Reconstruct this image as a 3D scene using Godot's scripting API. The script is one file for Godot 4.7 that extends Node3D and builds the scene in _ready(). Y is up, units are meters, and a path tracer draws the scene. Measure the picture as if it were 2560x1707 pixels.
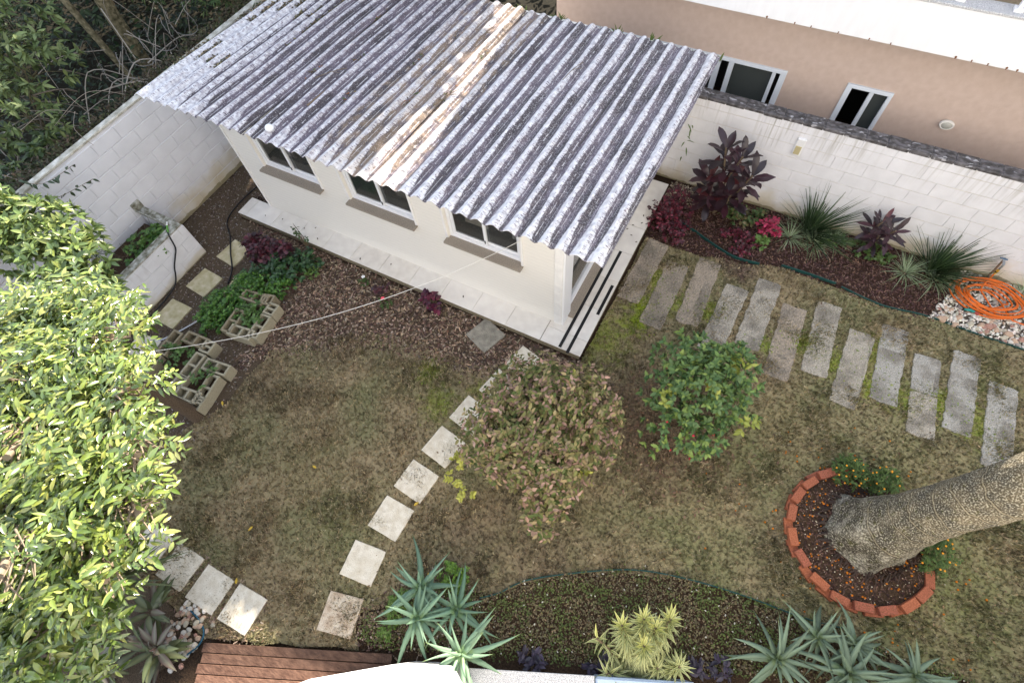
extends Node3D

var rng := RandomNumberGenerator.new()
var taken := {}
var cam_at := Vector3(0, 6.45, 0)
var nz := FastNoiseLite.new()
var M := {}

# ---------------------------------------------------------------- naming and node helpers
func numbered(called: String, parent: Node) -> String:
	var key := "%d/%s" % [parent.get_instance_id(), called]
	if not taken.has(key):
		taken[key] = 0
		return called
	taken[key] += 1
	return "%s_%03d" % [called, taken[key]]

func thing(called: String, label: String, category: String, at := Vector3.ZERO, turn := 0.0, group := "") -> Node3D:
	var o := Node3D.new()
	o.name = numbered(called, self)
	add_child(o)
	o.position = at
	o.rotation.y = turn
	tag(o, label, category, group)
	return o

func tag(o: Node, label: String, category: String, group := "") -> void:
	o.set_meta("label", label)
	o.set_meta("category", category)
	if group != "":
		o.set_meta("group", group)

func part(called: String, mesh: Mesh, mat: Material, parent: Node, xf := Transform3D.IDENTITY) -> MeshInstance3D:
	var o := MeshInstance3D.new()
	o.mesh = mesh
	o.material_override = mat
	o.name = numbered(called, parent)
	parent.add_child(o)
	o.transform = xf
	return o

func struct(called: String, mesh: Mesh, mat: Material, label: String) -> MeshInstance3D:
	var o := part(called, mesh, mat, self)
	o.set_meta("kind", "structure")
	o.set_meta("label", label)
	o.set_meta("category", called.replace("_", " "))
	return o

func scatter(called: String, mesh: Mesh, mat: Material, xfs: Array, cols: Array, parent: Node) -> MultiMeshInstance3D:
	var mm := MultiMesh.new()
	mm.transform_format = MultiMesh.TRANSFORM_3D
	mm.use_colors = true
	mm.mesh = mesh
	mm.instance_count = xfs.size()
	for i in xfs.size():
		mm.set_instance_transform(i, xfs[i])
		mm.set_instance_color(i, cols[i])
	var o := MultiMeshInstance3D.new()
	o.multimesh = mm
	o.material_override = mat
	o.name = numbered(called, parent)
	parent.add_child(o)
	o.set_meta("kind", "stuff")
	return o

func rf(a: float, b: float) -> float:
	return rng.randf_range(a, b)

func lin(r: float, g: float, b: float) -> Color:
	return Color(r, g, b).linear_to_srgb()

func vary(c: Color, amount: float) -> Color:
	var k := 1.0 + rf(-amount, amount)
	return Color(c.r * k * (1.0 + rf(-amount, amount) * 0.35), c.g * k, c.b * k * (1.0 + rf(-amount, amount) * 0.35))

func mat(r: float, g: float, b: float, rough := 0.8, spec := 0.4) -> StandardMaterial3D:
	var m := StandardMaterial3D.new()
	m.albedo_color = lin(r, g, b)
	m.roughness = rough
	m.metallic_specular = spec
	return m

func leafy(rough := 0.45, through := 0.35, spec := 0.5) -> StandardMaterial3D:
	var m := StandardMaterial3D.new()
	m.vertex_color_use_as_albedo = true
	m.roughness = rough
	m.metallic_specular = spec
	m.cull_mode = BaseMaterial3D.CULL_DISABLED
	if through > 0.0:
		m.backlight_enabled = true
		m.backlight = Color(through, through, through * 0.6)
	return m

# ---------------------------------------------------------------- texture helpers
func noise(freq: float, sd: int, octaves := 4) -> FastNoiseLite:
	var n := FastNoiseLite.new()
	n.noise_type = FastNoiseLite.TYPE_SIMPLEX_SMOOTH
	n.seed = sd
	n.frequency = freq
	n.fractal_octaves = octaves
	return n

func grain(sd: int, freq: float, lo: Color, hi: Color, size := 256) -> NoiseTexture2D:
	var t := NoiseTexture2D.new()
	t.width = size
	t.height = size
	t.seamless = true
	t.noise = noise(freq, sd, 5)
	var ramp := Gradient.new()
	ramp.set_color(0, lo)
	ramp.set_color(1, hi)
	t.color_ramp = ramp
	return t

func bumps(sd: int, freq: float, strength: float, size := 256) -> NoiseTexture2D:
	var t := NoiseTexture2D.new()
	t.width = size
	t.height = size
	t.seamless = true
	t.noise = noise(freq, sd, 5)
	t.as_normal_map = true
	t.bump_strength = strength
	return t

func tri_mat(tex: Texture2D, nrm: Texture2D, scale: float, rough := 0.85) -> StandardMaterial3D:
	var m := StandardMaterial3D.new()
	m.albedo_texture = tex
	m.roughness = rough
	m.metallic_specular = 0.3
	if nrm:
		m.normal_enabled = true
		m.normal_texture = nrm
	m.uv1_triplanar = true
	m.uv1_world_triplanar = true
	m.uv1_scale = Vector3.ONE * scale
	return m

func painted(w: int, h: int, f: Callable) -> ImageTexture:
	var data := PackedByteArray()
	data.resize(w * h * 3)
	var k := 0
	for j in h:
		for i in w:
			var c: Color = f.call(float(i), float(j))
			data[k] = clampi(int(c.r * 255.0), 0, 255)
			data[k + 1] = clampi(int(c.g * 255.0), 0, 255)
			data[k + 2] = clampi(int(c.b * 255.0), 0, 255)
			k += 3
	return ImageTexture.create_from_image(Image.create_from_data(w, h, false, Image.FORMAT_RGB8, data))

# ---------------------------------------------------------------- mesh helpers
func mb() -> SurfaceTool:
	var st := SurfaceTool.new()
	st.begin(Mesh.PRIMITIVE_TRIANGLES)
	return st

func tri(st: SurfaceTool, a: Vector3, b: Vector3, c: Vector3, out: Vector3) -> void:
	var n := (c - a).cross(b - a).normalized()
	if n.dot(out) < 0.0:
		var t := b
		b = c
		c = t
		n = -n
	for v in [a, b, c]:
		st.set_normal(n)
		st.add_vertex(v)

func quad(st: SurfaceTool, a: Vector3, b: Vector3, c: Vector3, d: Vector3, out: Vector3) -> void:
	tri(st, a, b, c, out)
	tri(st, a, c, d, out)

func box(st: SurfaceTool, c: Vector3, s: Vector3, bev := 0.0, basis := Basis.IDENTITY) -> void:
	var h := s * 0.5
	if bev <= 0.0:
		for a in 3:
			for sg in [-1.0, 1.0]:
				var p := []
				for q in [[-1, -1], [1, -1], [1, 1], [-1, 1]]:
					var v := Vector3.ZERO
					v[a] = sg * h[a]
					v[(a + 1) % 3] = q[0] * h[(a + 1) % 3]
					v[(a + 2) % 3] = q[1] * h[(a + 2) % 3]
					p.append(c + basis * v)
				var o := Vector3.ZERO
				o[a] = sg
				quad(st, p[0], p[1], p[2], p[3], basis * o)
		return
	var vt := {}
	for x in [-1, 1]:
		for y in [-1, 1]:
			for z in [-1, 1]:
				for a in 3:
					var v := Vector3(x * (h.x - bev), y * (h.y - bev), z * (h.z - bev))
					v[a] = [x, y, z][a] * h[a]
					vt[[x, y, z, a]] = c + basis * v
	for x in [-1, 1]:
		for y in [-1, 1]:
			for z in [-1, 1]:
				tri(st, vt[[x, y, z, 0]], vt[[x, y, z, 1]], vt[[x, y, z, 2]], basis * Vector3(x, y, z))
	for a in 3:
		var b := (a + 1) % 3
		var d := (a + 2) % 3
		for sg in [-1, 1]:
			var p := []
			for q in [[-1, -1], [1, -1], [1, 1], [-1, 1]]:
				var k := [0, 0, 0, a]
				k[a] = sg
				k[b] = q[0]
				k[d] = q[1]
				p.append(vt[k])
			var o := Vector3.ZERO
			o[a] = sg
			quad(st, p[0], p[1], p[2], p[3], basis * o)
		for s1 in [-1, 1]:
			for s2 in [-1, 1]:
				var k1 := [0, 0, 0, 0]
				var k2 := [0, 0, 0, 0]
				k1[a] = -1
				k2[a] = 1
				k1[b] = s1
				k2[b] = s1
				k1[d] = s2
				k2[d] = s2
				var o2 := Vector3.ZERO
				o2[b] = s1
				o2[d] = s2
				var e1 := k1.duplicate()
				var e2 := k2.duplicate()
				e1[3] = b
				e2[3] = b
				var e3 := k2.duplicate()
				var e4 := k1.duplicate()
				e3[3] = d
				e4[3] = d
				quad(st, vt[e1], vt[e2], vt[e3], vt[e4], basis * o2)

func box_mesh(s: Vector3, bev := 0.0, c := Vector3.ZERO) -> ArrayMesh:
	var st := mb()
	box(st, c, s, bev)
	return st.commit()

func bar(st: SurfaceTool, a: Vector3, b: Vector3, w: float, h: float, bev := 0.0) -> void:
	var d := (b - a)
	var up := Vector3.UP if absf(d.normalized().y) < 0.95 else Vector3.RIGHT
	box(st, (a + b) * 0.5, Vector3(w, h, d.length()), bev, frame(d, up))

func frame(dir: Vector3, up: Vector3) -> Basis:
	var z := dir.normalized()
	var x := up.cross(z)
	if x.length() < 0.01:
		x = Vector3.RIGHT.cross(z)
	x = x.normalized()
	return Basis(x, z.cross(x), z)

func tube(st: SurfaceTool, pts: Array, radii: Array, sides := 8, cap := true) -> void:
	var rings := []
	var n := pts.size()
	var up := Vector3(0.31, 0.9, 0.21)
	for i in n:
		var d: Vector3 = pts[mini(i + 1, n - 1)] - pts[maxi(i - 1, 0)]
		var b := frame(d, up)
		up = b.y
		var ring := []
		var r: float = radii[mini(i, radii.size() - 1)]
		for k in sides:
			var a := TAU * k / sides
			ring.append([pts[i] + (b.x * cos(a) + b.y * sin(a)) * r, b.x * cos(a) + b.y * sin(a)])
		rings.append(ring)
	for i in n - 1:
		for k in sides:
			var k2 := (k + 1) % sides
			var q := [rings[i][k], rings[i + 1][k], rings[i + 1][k2], rings[i][k2]]
			for t in [[0, 1, 2], [0, 2, 3]]:
				for j in t:
					st.set_normal(q[j][1])
					st.add_vertex(q[j][0])
	if cap:
		for e in [0, n - 1]:
			for k in range(1, sides - 1):
				var o: Vector3 = pts[e] - pts[1 if e == 0 else n - 2]
				tri(st, rings[e][0][0], rings[e][k][0], rings[e][k + 1][0], o)

func tube_mesh(pts: Array, radii: Array, sides := 8) -> ArrayMesh:
	var st := mb()
	tube(st, pts, radii, sides)
	return st.commit()

func smooth_path(pts: Array, step: float) -> Array:
	var c := Curve3D.new()
	for i in pts.size():
		var tan: Vector3 = (pts[mini(i + 1, pts.size() - 1)] - pts[maxi(i - 1, 0)]) * 0.17
		c.add_point(pts[i], -tan, tan)
	var out := []
	var n := maxi(2, int(c.get_baked_length() / step))
	for i in n + 1:
		out.append(c.sample_baked(c.get_baked_length() * i / n, true))
	return out

func prism(st: SurfaceTool, poly: PackedVector2Array, y0: float, y1: float, bev := 0.0, rough := 0.0) -> void:
	var n := poly.size()
	var mid := Vector2.ZERO
	for p in poly:
		mid += p / n
	var c := Vector3(mid.x, y1 + rf(-rough, rough), mid.y)
	for i in n:
		var a := poly[i]
		var b := poly[(i + 1) % n]
		var ai := a + (mid - a).normalized() * bev
		var bi := b + (mid - b).normalized() * bev
		var out := Vector3((a + b).x * 0.5 - mid.x, 0, (a + b).y * 0.5 - mid.y)
		tri(st, c, Vector3(ai.x, y1, ai.y), Vector3(bi.x, y1, bi.y), Vector3.UP)
		var yb := y1 - bev * 0.8
		if bev > 0.0:
			quad(st, Vector3(ai.x, y1, ai.y), Vector3(bi.x, y1, bi.y), Vector3(b.x, yb, b.y), Vector3(a.x, yb, a.y), out + Vector3.UP)
		quad(st, Vector3(a.x, yb, a.y), Vector3(b.x, yb, b.y), Vector3(b.x, y0, b.y), Vector3(a.x, y0, a.y), out)

func sheet(poly: PackedVector2Array, y: float, uv_from := Vector2.ZERO, uv_size := Vector2.ONE) -> ArrayMesh:
	var st := mb()
	var ids := Geometry2D.triangulate_polygon(poly)
	for i in range(0, ids.size(), 3):
		var q := [poly[ids[i]], poly[ids[i + 1]], poly[ids[i + 2]]]
		if (q[1] - q[0]).cross(q[2] - q[0]) < 0.0:
			q = [q[0], q[2], q[1]]
		for p in q:
			st.set_normal(Vector3.UP)
			st.set_uv((p - uv_from) / uv_size)
			st.add_vertex(Vector3(p.x, y, p.y))
	return st.commit()

func wavy(pts: Array, amount: float, step := 0.12) -> PackedVector2Array:
	var out := PackedVector2Array()
	for i in pts.size():
		var a := Vector2(pts[i][0], pts[i][1])
		var b := Vector2(pts[(i + 1) % pts.size()][0], pts[(i + 1) % pts.size()][1])
		var n := maxi(1, int(a.distance_to(b) / step))
		for k in n:
			var p := a.lerp(b, float(k) / n)
			out.append(p + Vector2(nz.get_noise_2d(p.x * 90.0, p.y * 90.0), nz.get_noise_2d(p.y * 90.0 + 500.0, p.x * 90.0)) * amount)
	return out

# a leaf that points along +Z with its upper face to +Y; w runs over its length
func leaf(length: float, width: float, segs: int, fold: float, droop: float, fat := 0.8, edge := Color.WHITE, mid := Color.WHITE, wave := 0.0, thick := 0.0) -> ArrayMesh:
	var st := mb()
	var rows := []
	for i in segs + 1:
		var t := float(i) / segs
		var w := width * 0.5 * pow(sin(PI * pow(clampf(t, 0.0, 1.0), fat)), 0.85)
		if i == 0:
			w = width * 0.07
		if i == segs:
			w = 0.0005
		var y := -droop * length * t * t
		var wob := wave * width * sin(t * 17.0)
		rows.append([Vector3(-w, y + fold * w + wob, t * length), Vector3(0, y - thick * width * (1.0 - t), t * length), Vector3(w, y + fold * w - wob, t * length)])
	var cs := [edge, mid, edge]
	for i in segs:
		for s in 2:
			var ids := [[i, s], [i + 1, s], [i + 1, s + 1], [i, s], [i + 1, s + 1], [i, s + 1]]
			for q in ids:
				st.set_color(cs[q[1]])
				st.add_vertex(rows[q[0]][q[1]])
	st.index()
	st.generate_normals()
	return st.commit()

# leaves: array of [Transform3D, Color]; the nearest become parts, the rest one mass
func leaves(owner3d: Node3D, list: Array, meshes: Array, m: StandardMaterial3D, most: int, tones: Array, rest_name := "foliage", called := "leaf") -> void:
	var base := owner3d.global_position
	list.sort_custom(func(a, b): return (a.origin + base).distance_squared_to(cam_at) < (b.origin + base).distance_squared_to(cam_at))
	var mats := []
	for c in tones:
		var k: StandardMaterial3D = m.duplicate()
		k.albedo_color = Color(c.r, c.g, c.b).linear_to_srgb()
		mats.append(k)
	var n := mini(most, list.size())
	for i in n:
		part(called, meshes[rng.randi() % meshes.size()], mats[rng.randi() % mats.size()], owner3d, list[i])
	if list.size() > n:
		var xfs := list.slice(n)
		var cols := []
		for i in xfs.size():
			cols.append(vary(tones[rng.randi() % tones.size()], 0.2))
		scatter(rest_name, meshes[0], m, xfs, cols, owner3d)

func rand_dir() -> Vector3:
	var v := Vector3(rng.randfn(), rng.randfn(), rng.randfn())
	return v.normalized()

# shoots of leaves through the shell of ellipsoids
func crown_leaves(lobes: Array, shoots: int, per: int, twig: float, size: Vector2, shell := 0.45, tilt := 0.2, rosette := false, low_cut := -0.7) -> Array:
	var out := []
	var total := 0.0
	for l in lobes:
		total += l[1].x * l[1].y * l[1].z
	for l in lobes:
		var n := int(shoots * (l[1].x * l[1].y * l[1].z) / total)
		for i in n:
			var d := rand_dir()
			if d.y < low_cut:
				d.y = -d.y
			var r := pow(rng.randf(), shell)
			var p: Vector3 = l[0] + d * l[1] * r
			var ax := (d + Vector3(rf(-0.7, 0.7), rf(-0.5, 0.5) + tilt, rf(-0.7, 0.7))).normalized()
			for k in per:
				var t := float(k) / per
				var side := ax.cross(Vector3.UP if absf(ax.y) < 0.9 else Vector3.RIGHT).normalized()
				side = side.rotated(ax, k * (2.4 if rosette else PI) + rf(-0.5, 0.5))
				var dir := (ax * rf(0.35, 0.75) + side * rf(0.6, 1.0) + Vector3(0, rf(-0.35, 0.1), 0)).normalized()
				var up := (Vector3.UP + ax * 0.35 + Vector3(rf(-0.75, 0.75), 0, rf(-0.75, 0.75))).normalized()
				var at := p + ax * twig * ((0.75 + 0.25 * t) if rosette else t)
				var s := rf(size.x, size.y)
				out.append(Transform3D(frame(dir, up).scaled(Vector3.ONE * s), at))
	return out

func limbs(st: SurfaceTool, from: Vector3, lobes: Array, r: float, twigs: int) -> void:
	for l in lobes:
		var c: Vector3 = l[0]
		var m := from.lerp(c, 0.5) + Vector3(rf(-0.15, 0.15), rf(0.0, 0.2), rf(-0.15, 0.15))
		tube(st, smooth_path([from, m, c], 0.12), [r, r * 0.5], 6)
		for i in twigs:
			var d := rand_dir()
			d.y = absf(d.y) * 0.6
			var tip: Vector3 = c + d * l[1] * 0.85
			var s := m.lerp(c, rf(0.2, 1.0))
			var k := s.lerp(tip, 0.5) + rand_dir() * 0.08
			tube(st, [s, k, tip], [r * 0.3, r * 0.18, r * 0.06], 4, false)

# ================================================================ scene
func _ready() -> void:
	rng.seed = 21
	nz = noise(0.02, 3, 4)
	# ---- camera
	var cam := Camera3D.new()
	cam.name = "camera"
	cam.fov = 64.552
	cam.near = 0.05
	cam.far = 400.0
	add_child(cam)
	cam.transform = Transform3D(Basis(Vector3(0.884, -0.061, -0.464), Vector3(-0.380, 0.485, -0.788), Vector3(0.273, 0.873, 0.405)).orthonormalized(), cam_at)
	cam.current = true
	# ---- sky, exposure
	var env := Environment.new()
	env.background_mode = Environment.BG_SKY
	var sky := Sky.new()
	var ps := ProceduralSkyMaterial.new()
	ps.sky_top_color = Color(0.70, 0.745, 0.82)
	ps.sky_horizon_color = Color(0.86, 0.87, 0.885)
	ps.sky_curve = 0.22
	ps.ground_bottom_color = Color(0.25, 0.24, 0.2)
	ps.ground_horizon_color = Color(0.6, 0.6, 0.58)
	ps.sky_energy_multiplier = 1.0
	sky.sky_material = ps
	env.sky = sky
	env.tonemap_mode = Environment.TONE_MAPPER_LINEAR
	env.tonemap_exposure = 2.7
	env.sdfgi_enabled = true
	env.ssao_enabled = true
	env.ssil_enabled = true
	var we := WorldEnvironment.new()
	we.name = "world_environment"
	we.environment = env
	add_child(we)
	# ---- sun, low behind the neighbour's building
	var sun := DirectionalLight3D.new()
	sun.name = "sun"
	sun.light_energy = 1.6
	sun.light_color = Color(1.0, 0.95, 0.88)
	sun.light_angular_distance = 0.6
	sun.shadow_enabled = true
	add_child(sun)
	var el := deg_to_rad(30.0)
	var head := Vector3(0.125, 0, 1.0).normalized() * cos(el) + Vector3(0, -sin(el), 0)
	sun.look_at_from_position(Vector3.ZERO, head, Vector3.UP)

	materials()
	ground_and_beds()
	lawn_grass()
	house()
	house_roof()
	boundary_wall()
	back_wall()
	neighbour_building()
	own_house()
	stones()
	raised_bed()
	block_planters()
	brick_ring_and_trunk()
	plants_back_bed()
	plants_front_bed()
	shrubs()
	plants_bottom()
	main_tree()
	forest()
	tall_trees()
	hoses_and_wire()
	roof_litter()

func materials() -> void:
	M.paint = tri_mat(grain(1, 0.02, Color(0.86, 0.855, 0.85), Color(0.93, 0.925, 0.915)), bumps(2, 0.05, 1.5), 0.9, 0.7)
	M.alu = mat(0.78, 0.79, 0.82, 0.35, 0.5)
	M.dark = mat(0.02, 0.02, 0.022, 0.8)
	M.rubber = mat(0.012, 0.012, 0.013, 0.55)
	M.glass = StandardMaterial3D.new()
	M.glass.transparency = BaseMaterial3D.TRANSPARENCY_ALPHA
	M.glass.albedo_color = Color(0.2, 0.24, 0.24, 0.22)
	M.glass.roughness = 0.03
	M.glass.metallic_specular = 0.6
	M.granite = tri_mat(grain(8, 0.14, Color(0.30, 0.27, 0.25), Color(0.80, 0.74, 0.67)), null, 5.0, 0.6)
	M.granite.albedo_texture = speckle(Color(0.62, 0.58, 0.53), Color(0.25, 0.23, 0.22), 0.22, 31)
	M.granite_pale = tri_mat(speckle(Color(0.82, 0.82, 0.82), Color(0.36, 0.37, 0.42), 0.33, 32), null, 3.0, 0.6)
	M.concrete = tri_mat(grain(11, 0.02, Color(0.47, 0.455, 0.42), Color(0.62, 0.60, 0.555)), bumps(12, 0.1, 3.0), 1.6)
	M.block = tri_mat(grain(13, 0.05, Color(0.58, 0.555, 0.48), Color(0.71, 0.68, 0.59)), bumps(14, 0.2, 4.0), 3.0)
	M.bark = tri_mat(grain(15, 0.05, Color(0.20, 0.16, 0.12), Color(0.42, 0.36, 0.28)), bumps(16, 0.08, 5.0), 2.0)
	M.twig = mat(0.16, 0.12, 0.08)
	M.soil = tri_mat(grain(17, 0.06, Color(0.20, 0.155, 0.12), Color(0.34, 0.27, 0.21)), bumps(18, 0.12, 6.0), 2.0, 0.95)
	M.tile = tri_mat(grain(19, 0.015, Color(0.82, 0.80, 0.775), Color(0.88, 0.865, 0.84)), null, 1.3, 0.55)
	M.chip = leafy(0.9, 0.0, 0.2)
	M.leafy = leafy()
	M.dull = leafy(0.6, 0.2, 0.35)

func speckle(base: Color, dot: Color, cut: float, sd: int) -> ImageTexture:
	var n := noise(0.16, sd, 2)
	var n2 := noise(0.05, sd + 1, 2)
	return painted(256, 256, func(i, j):
		var k := 0.5 + 0.5 * n2.get_noise_2d(i, j)
		var c := base * (0.9 + 0.2 * k)
		return c.lerp(dot, 0.8 if n.get_noise_2d(i, j) > 0.5 - cut else 0.0))

# ---------------------------------------------------------------- ground
const GREENS := [[-1.6, -2.05, 0.55, 0.8], [-1.35, -2.45, 0.4, 0.6], [-2.45, -1.75, 0.25, 0.5], [-2.8, -2.1, 0.2, 0.5], [-3.75, -2.2, 0.22, 0.4], [-1.0, -3.6, 0.5, 0.5], [-0.6, -4.3, 0.22, 0.9], [-0.62, -4.0, 0.2, 0.9], [-0.6, -4.8, 0.18, 0.8], [-0.22, -4.5, 0.2, 0.55], [0.2, -4.6, 0.2, 0.6], [1.05, -4.4, 0.15, 0.5], [1.44, -4.6, 0.2, 0.6], [1.87, -4.5, 0.25, 0.6], [2.3, -4.4, 0.25, 0.8], [2.3, -4.9, 0.25, 0.6], [2.7, -4.4, 0.25, 0.5], [3.12, -4.5, 0.25, 0.7], [3.55, -4.4, 0.3, 0.6], [3.6, -5.0, 0.4, 0.4], [2.9, -3.5, 0.6, 0.3], [3.4, -2.6, 0.7, 0.4], [3.2, -1.9, 0.8, 0.35], [-2.6, 0.0, 0.5, 0.2], [-3.4, -0.2, 0.5, 0.18], [0.9, -1.9, 0.7, 0.2], [1.6, -3.2, 0.8, 0.25]]
const BARE := [[0.42, -5.42, 0.28, 1.3], [0.2, -5.5, 0.2, 1.2], [-1.0, -4.6, 0.12, 0.8], [-1.0, -5.0, 0.12, 0.8], [-0.05, -2.7, 0.75, 0.75], [-0.6, -3.2, 0.6, 0.5], [-0.7, -1.0, 0.8, 0.55], [-1.3, -0.3, 0.6, 0.6], [0.4, -2.6, 0.7, 0.7], [-4.2, -1.9, 0.5, 0.7], [-3.6, -2.3, 0.6, 0.5], [-2.8, -2.3, 0.5, 0.4], [-0.3, -0.6, 0.5, 0.4], [-5.0, -0.9, 0.5, 0.6], [-0.9, -4.3, 0.2, 0.6], [-0.4, -4.1, 0.4, 0.4], [1.7, -2.0, 0.4, 0.4], [-4.4, -1.0, 0.5, 0.35]]

var fine := noise(6.0, 71, 3)
var broad := noise(0.9, 72, 3)

func lawn_color(x: float, z: float) -> Color:
	var c := Color(0.205, 0.165, 0.100)
	var k := broad.get_noise_2d(x, z)
	c = c.lerp(Color(0.142, 0.138, 0.072), clampf(0.38 + k * 1.1 + (x + 1.0) * 0.05, 0.0, 0.9))
	for b in BARE:
		var d: float = Vector2(x - b[0], z - b[1]).length() / b[2]
		if d < 1.4:
			c = c.lerp(Color(0.110, 0.083, 0.058), clampf(1.15 - d + fine.get_noise_2d(x, z) * 0.5, 0.0, 1.0) * b[3])
	for g in GREENS:
		var d: float = Vector2(x - g[0], z - g[1]).length() / g[2]
		if d < 1.5:
			c = c.lerp(Color(0.17, 0.215, 0.02) if g[3] > 0.4 else Color(0.125, 0.14, 0.05), clampf(1.2 - d + fine.get_noise_2d(x + 9.0, z) * 0.7, 0.0, 1.0) * g[3])
	var f := fine.get_noise_2d(x * 8.0, z * 8.0 + 50.0)
	return c * (1.32 + 0.5 * f)

var lawn_poly := PackedVector2Array()
var mulch_poly := PackedVector2Array()
var back_poly := PackedVector2Array()
var pebble_poly := PackedVector2Array()
var cover_poly := PackedVector2Array()

func ground_and_beds() -> void:
	var big := PackedVector2Array([Vector2(-150, -150), Vector2(150, -150), Vector2(150, 150), Vector2(-150, 150)])
	struct("ground", sheet(big, -0.03), M.soil, "brown bare soil under the whole garden and the thicket")
	lawn_poly = wavy([[-5.0, 1.55], [-5.3, 0.5], [-5.28, 0.05], [-5.02, -0.4], [-5.0, -1.4], [-4.0, -2.2], [-3.2, -2.45], [-2.3, -2.45], [-1.6, -2.8], [-1.04, -3.05], [-1.03, -5.45], [-0.7, -5.45], [-0.2, -5.45], [0.5, -5.62], [0.9, -5.73], [1.6, -5.72], [2.2, -5.66], [2.8, -5.72], [5.5, -5.74], [6.0, -2.0], [4.0, -1.6], [2.4, -1.42], [1.6, -1.32], [0.97, -1.19], [0.45, -1.0], [-0.12, -0.66], [-0.5, -0.38], [-0.75, -0.1], [-1.35, 0.05], [-1.75, 0.5], [-1.95, 0.75], [-1.75, 1.0], [-3.3, 1.7]], 0.05)
	mulch_poly = wavy([[-7.9, 3.0], [-7.9, -6.7], [-6.7, -6.7], [-6.7, -3.6], [-7.1, -3.6], [-7.1, -3.1], [-1.05, -3.1], [-1.04, -2.95], [-1.6, -2.7], [-2.3, -2.35], [-3.2, -2.35], [-4.0, -2.1], [-4.8, -1.5], [-4.8, -0.5], [-4.9, 0.3], [-4.9, 1.5], [-3.3, 1.75], [-4.0, 3.0]], 0.05)
	back_poly = wavy([[-1.06, -6.74], [-1.05, -5.45], [-0.7, -5.45], [-0.2, -5.45], [0.5, -5.62], [0.9, -5.74], [1.6, -5.74], [2.2, -5.66], [2.8, -5.72], [2.95, -6.1], [3.05, -6.5], [3.1, -6.74]], 0.0)
	pebble_poly = wavy([[2.8, -5.72], [2.95, -6.1], [3.05, -6.5], [3.1, -6.74], [5.5, -6.74], [5.5, -5.74]], 0.0)
	cover_poly = wavy([[2.4, -1.42], [1.6, -1.32], [0.97, -1.19], [0.45, -1.0], [-0.12, -0.66], [-0.5, -0.38], [-0.75, -0.1], [-1.35, 0.05], [-1.75, 0.5], [-1.95, 0.75], [-1.75, 0.98], [-1.2, 0.76], [6.0, -2.45], [6.0, -1.98], [4.0, -1.6]], 0.02)
	var lo := Vector2(-5.6, -6.1)
	var sz := Vector2(11.8, 7.9)
	var tex := painted(900, 620, func(i, j): return lawn_color(lo.x + sz.x * i / 900.0, lo.y + sz.y * j / 620.0).linear_to_srgb())
	var lm := StandardMaterial3D.new()
	lm.albedo_texture = tex
	lm.roughness = 0.95
	lm.metallic_specular = 0.15
	struct("lawn", sheet(lawn_poly, 0.004, lo, sz), lm, "patchy dry lawn, brown and green, between the house and the flower beds")
	struct("mulch_bed", sheet(mulch_poly, 0.0), tri_mat(grain(41, 0.09, Color(0.27, 0.23, 0.19), Color(0.45, 0.39, 0.32)), bumps(42, 0.15, 6.0), 2.2, 0.95), "wood chip bed along the front of the white garden house")
	struct("back_bed", sheet(back_poly, 0.0), tri_mat(grain(43, 0.09, Color(0.17, 0.12, 0.10), Color(0.30, 0.22, 0.18)), bumps(44, 0.15, 6.0), 2.2, 0.95), "dark bark bed along the foot of the white back wall")
	struct("pebble_bed", sheet(pebble_poly, 0.0), tri_mat(grain(45, 0.1, Color(0.28, 0.25, 0.22), Color(0.45, 0.41, 0.37)), bumps(46, 0.15, 6.0), 2.5, 0.95), "bed of pale and reddish pebbles under the orange hose")
	struct("ground_cover_bed", sheet(cover_poly, 0.0), tri_mat(grain(47, 0.08, Color(0.27, 0.23, 0.165), Color(0.41, 0.36, 0.27)), bumps(48, 0.15, 6.0), 2.2, 0.95), "sparse ground cover bed inside the curved green edging")
	# wood chips and gravel
	var chip := box_mesh(Vector3(0.011, 0.004, 0.036), 0.0)
	var chips := func(poly: PackedVector2Array, n: int, cols: Array, called: String, label: String, big_size := 1.0):
		var xs := []
		var cs := []
		var bb := Rect2(poly[0], Vector2.ZERO)
		for p in poly:
			bb = bb.expand(p)
		while xs.size() < n:
			var p := Vector2(rf(bb.position.x, bb.end.x), rf(bb.position.y, bb.end.y))
			if not Geometry2D.is_point_in_polygon(p + Vector2(rf(-0.1, 0.1), rf(-0.1, 0.1)), poly):
				continue
			var b := Basis.from_euler(Vector3(rf(-0.5, 0.5), rf(0, TAU), rf(-0.7, 0.7))).scaled_local(Vector3(rf(0.6, 1.5), rf(0.6, 1.6), rf(0.4, 1.3)) * big_size)
			xs.append(Transform3D(b, Vector3(p.x, rf(0.002, 0.016), p.y)))
			cs.append(vary(cols[rng.randi() % cols.size()], 0.35))
		var o = scatter(called, chip, M.chip, xs, cs, self)
		tag(o, label, "mulch")
		return o
	var browns := [Color(0.18, 0.13, 0.10), Color(0.25, 0.18, 0.13), Color(0.09, 0.06, 0.045), Color(0.36, 0.28, 0.21), Color(0.15, 0.095, 0.075), Color(0.065, 0.045, 0.038)]
	chips.call(PackedVector2Array([Vector2(-7.05, -3.12), Vector2(-1.05, -3.12), Vector2(-1.1, -2.9), Vector2(-1.7, -2.6), Vector2(-2.3, -2.3), Vector2(-3.2, -2.25), Vector2(-4.0, -1.95), Vector2(-4.9, -1.4), Vector2(-5.3, -0.8), Vector2(-5.3, -2.3), Vector2(-6.2, -2.9)]), 9000, browns, "wood_chips", "reddish brown wood chips along the white walkway", 1.35)
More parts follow.
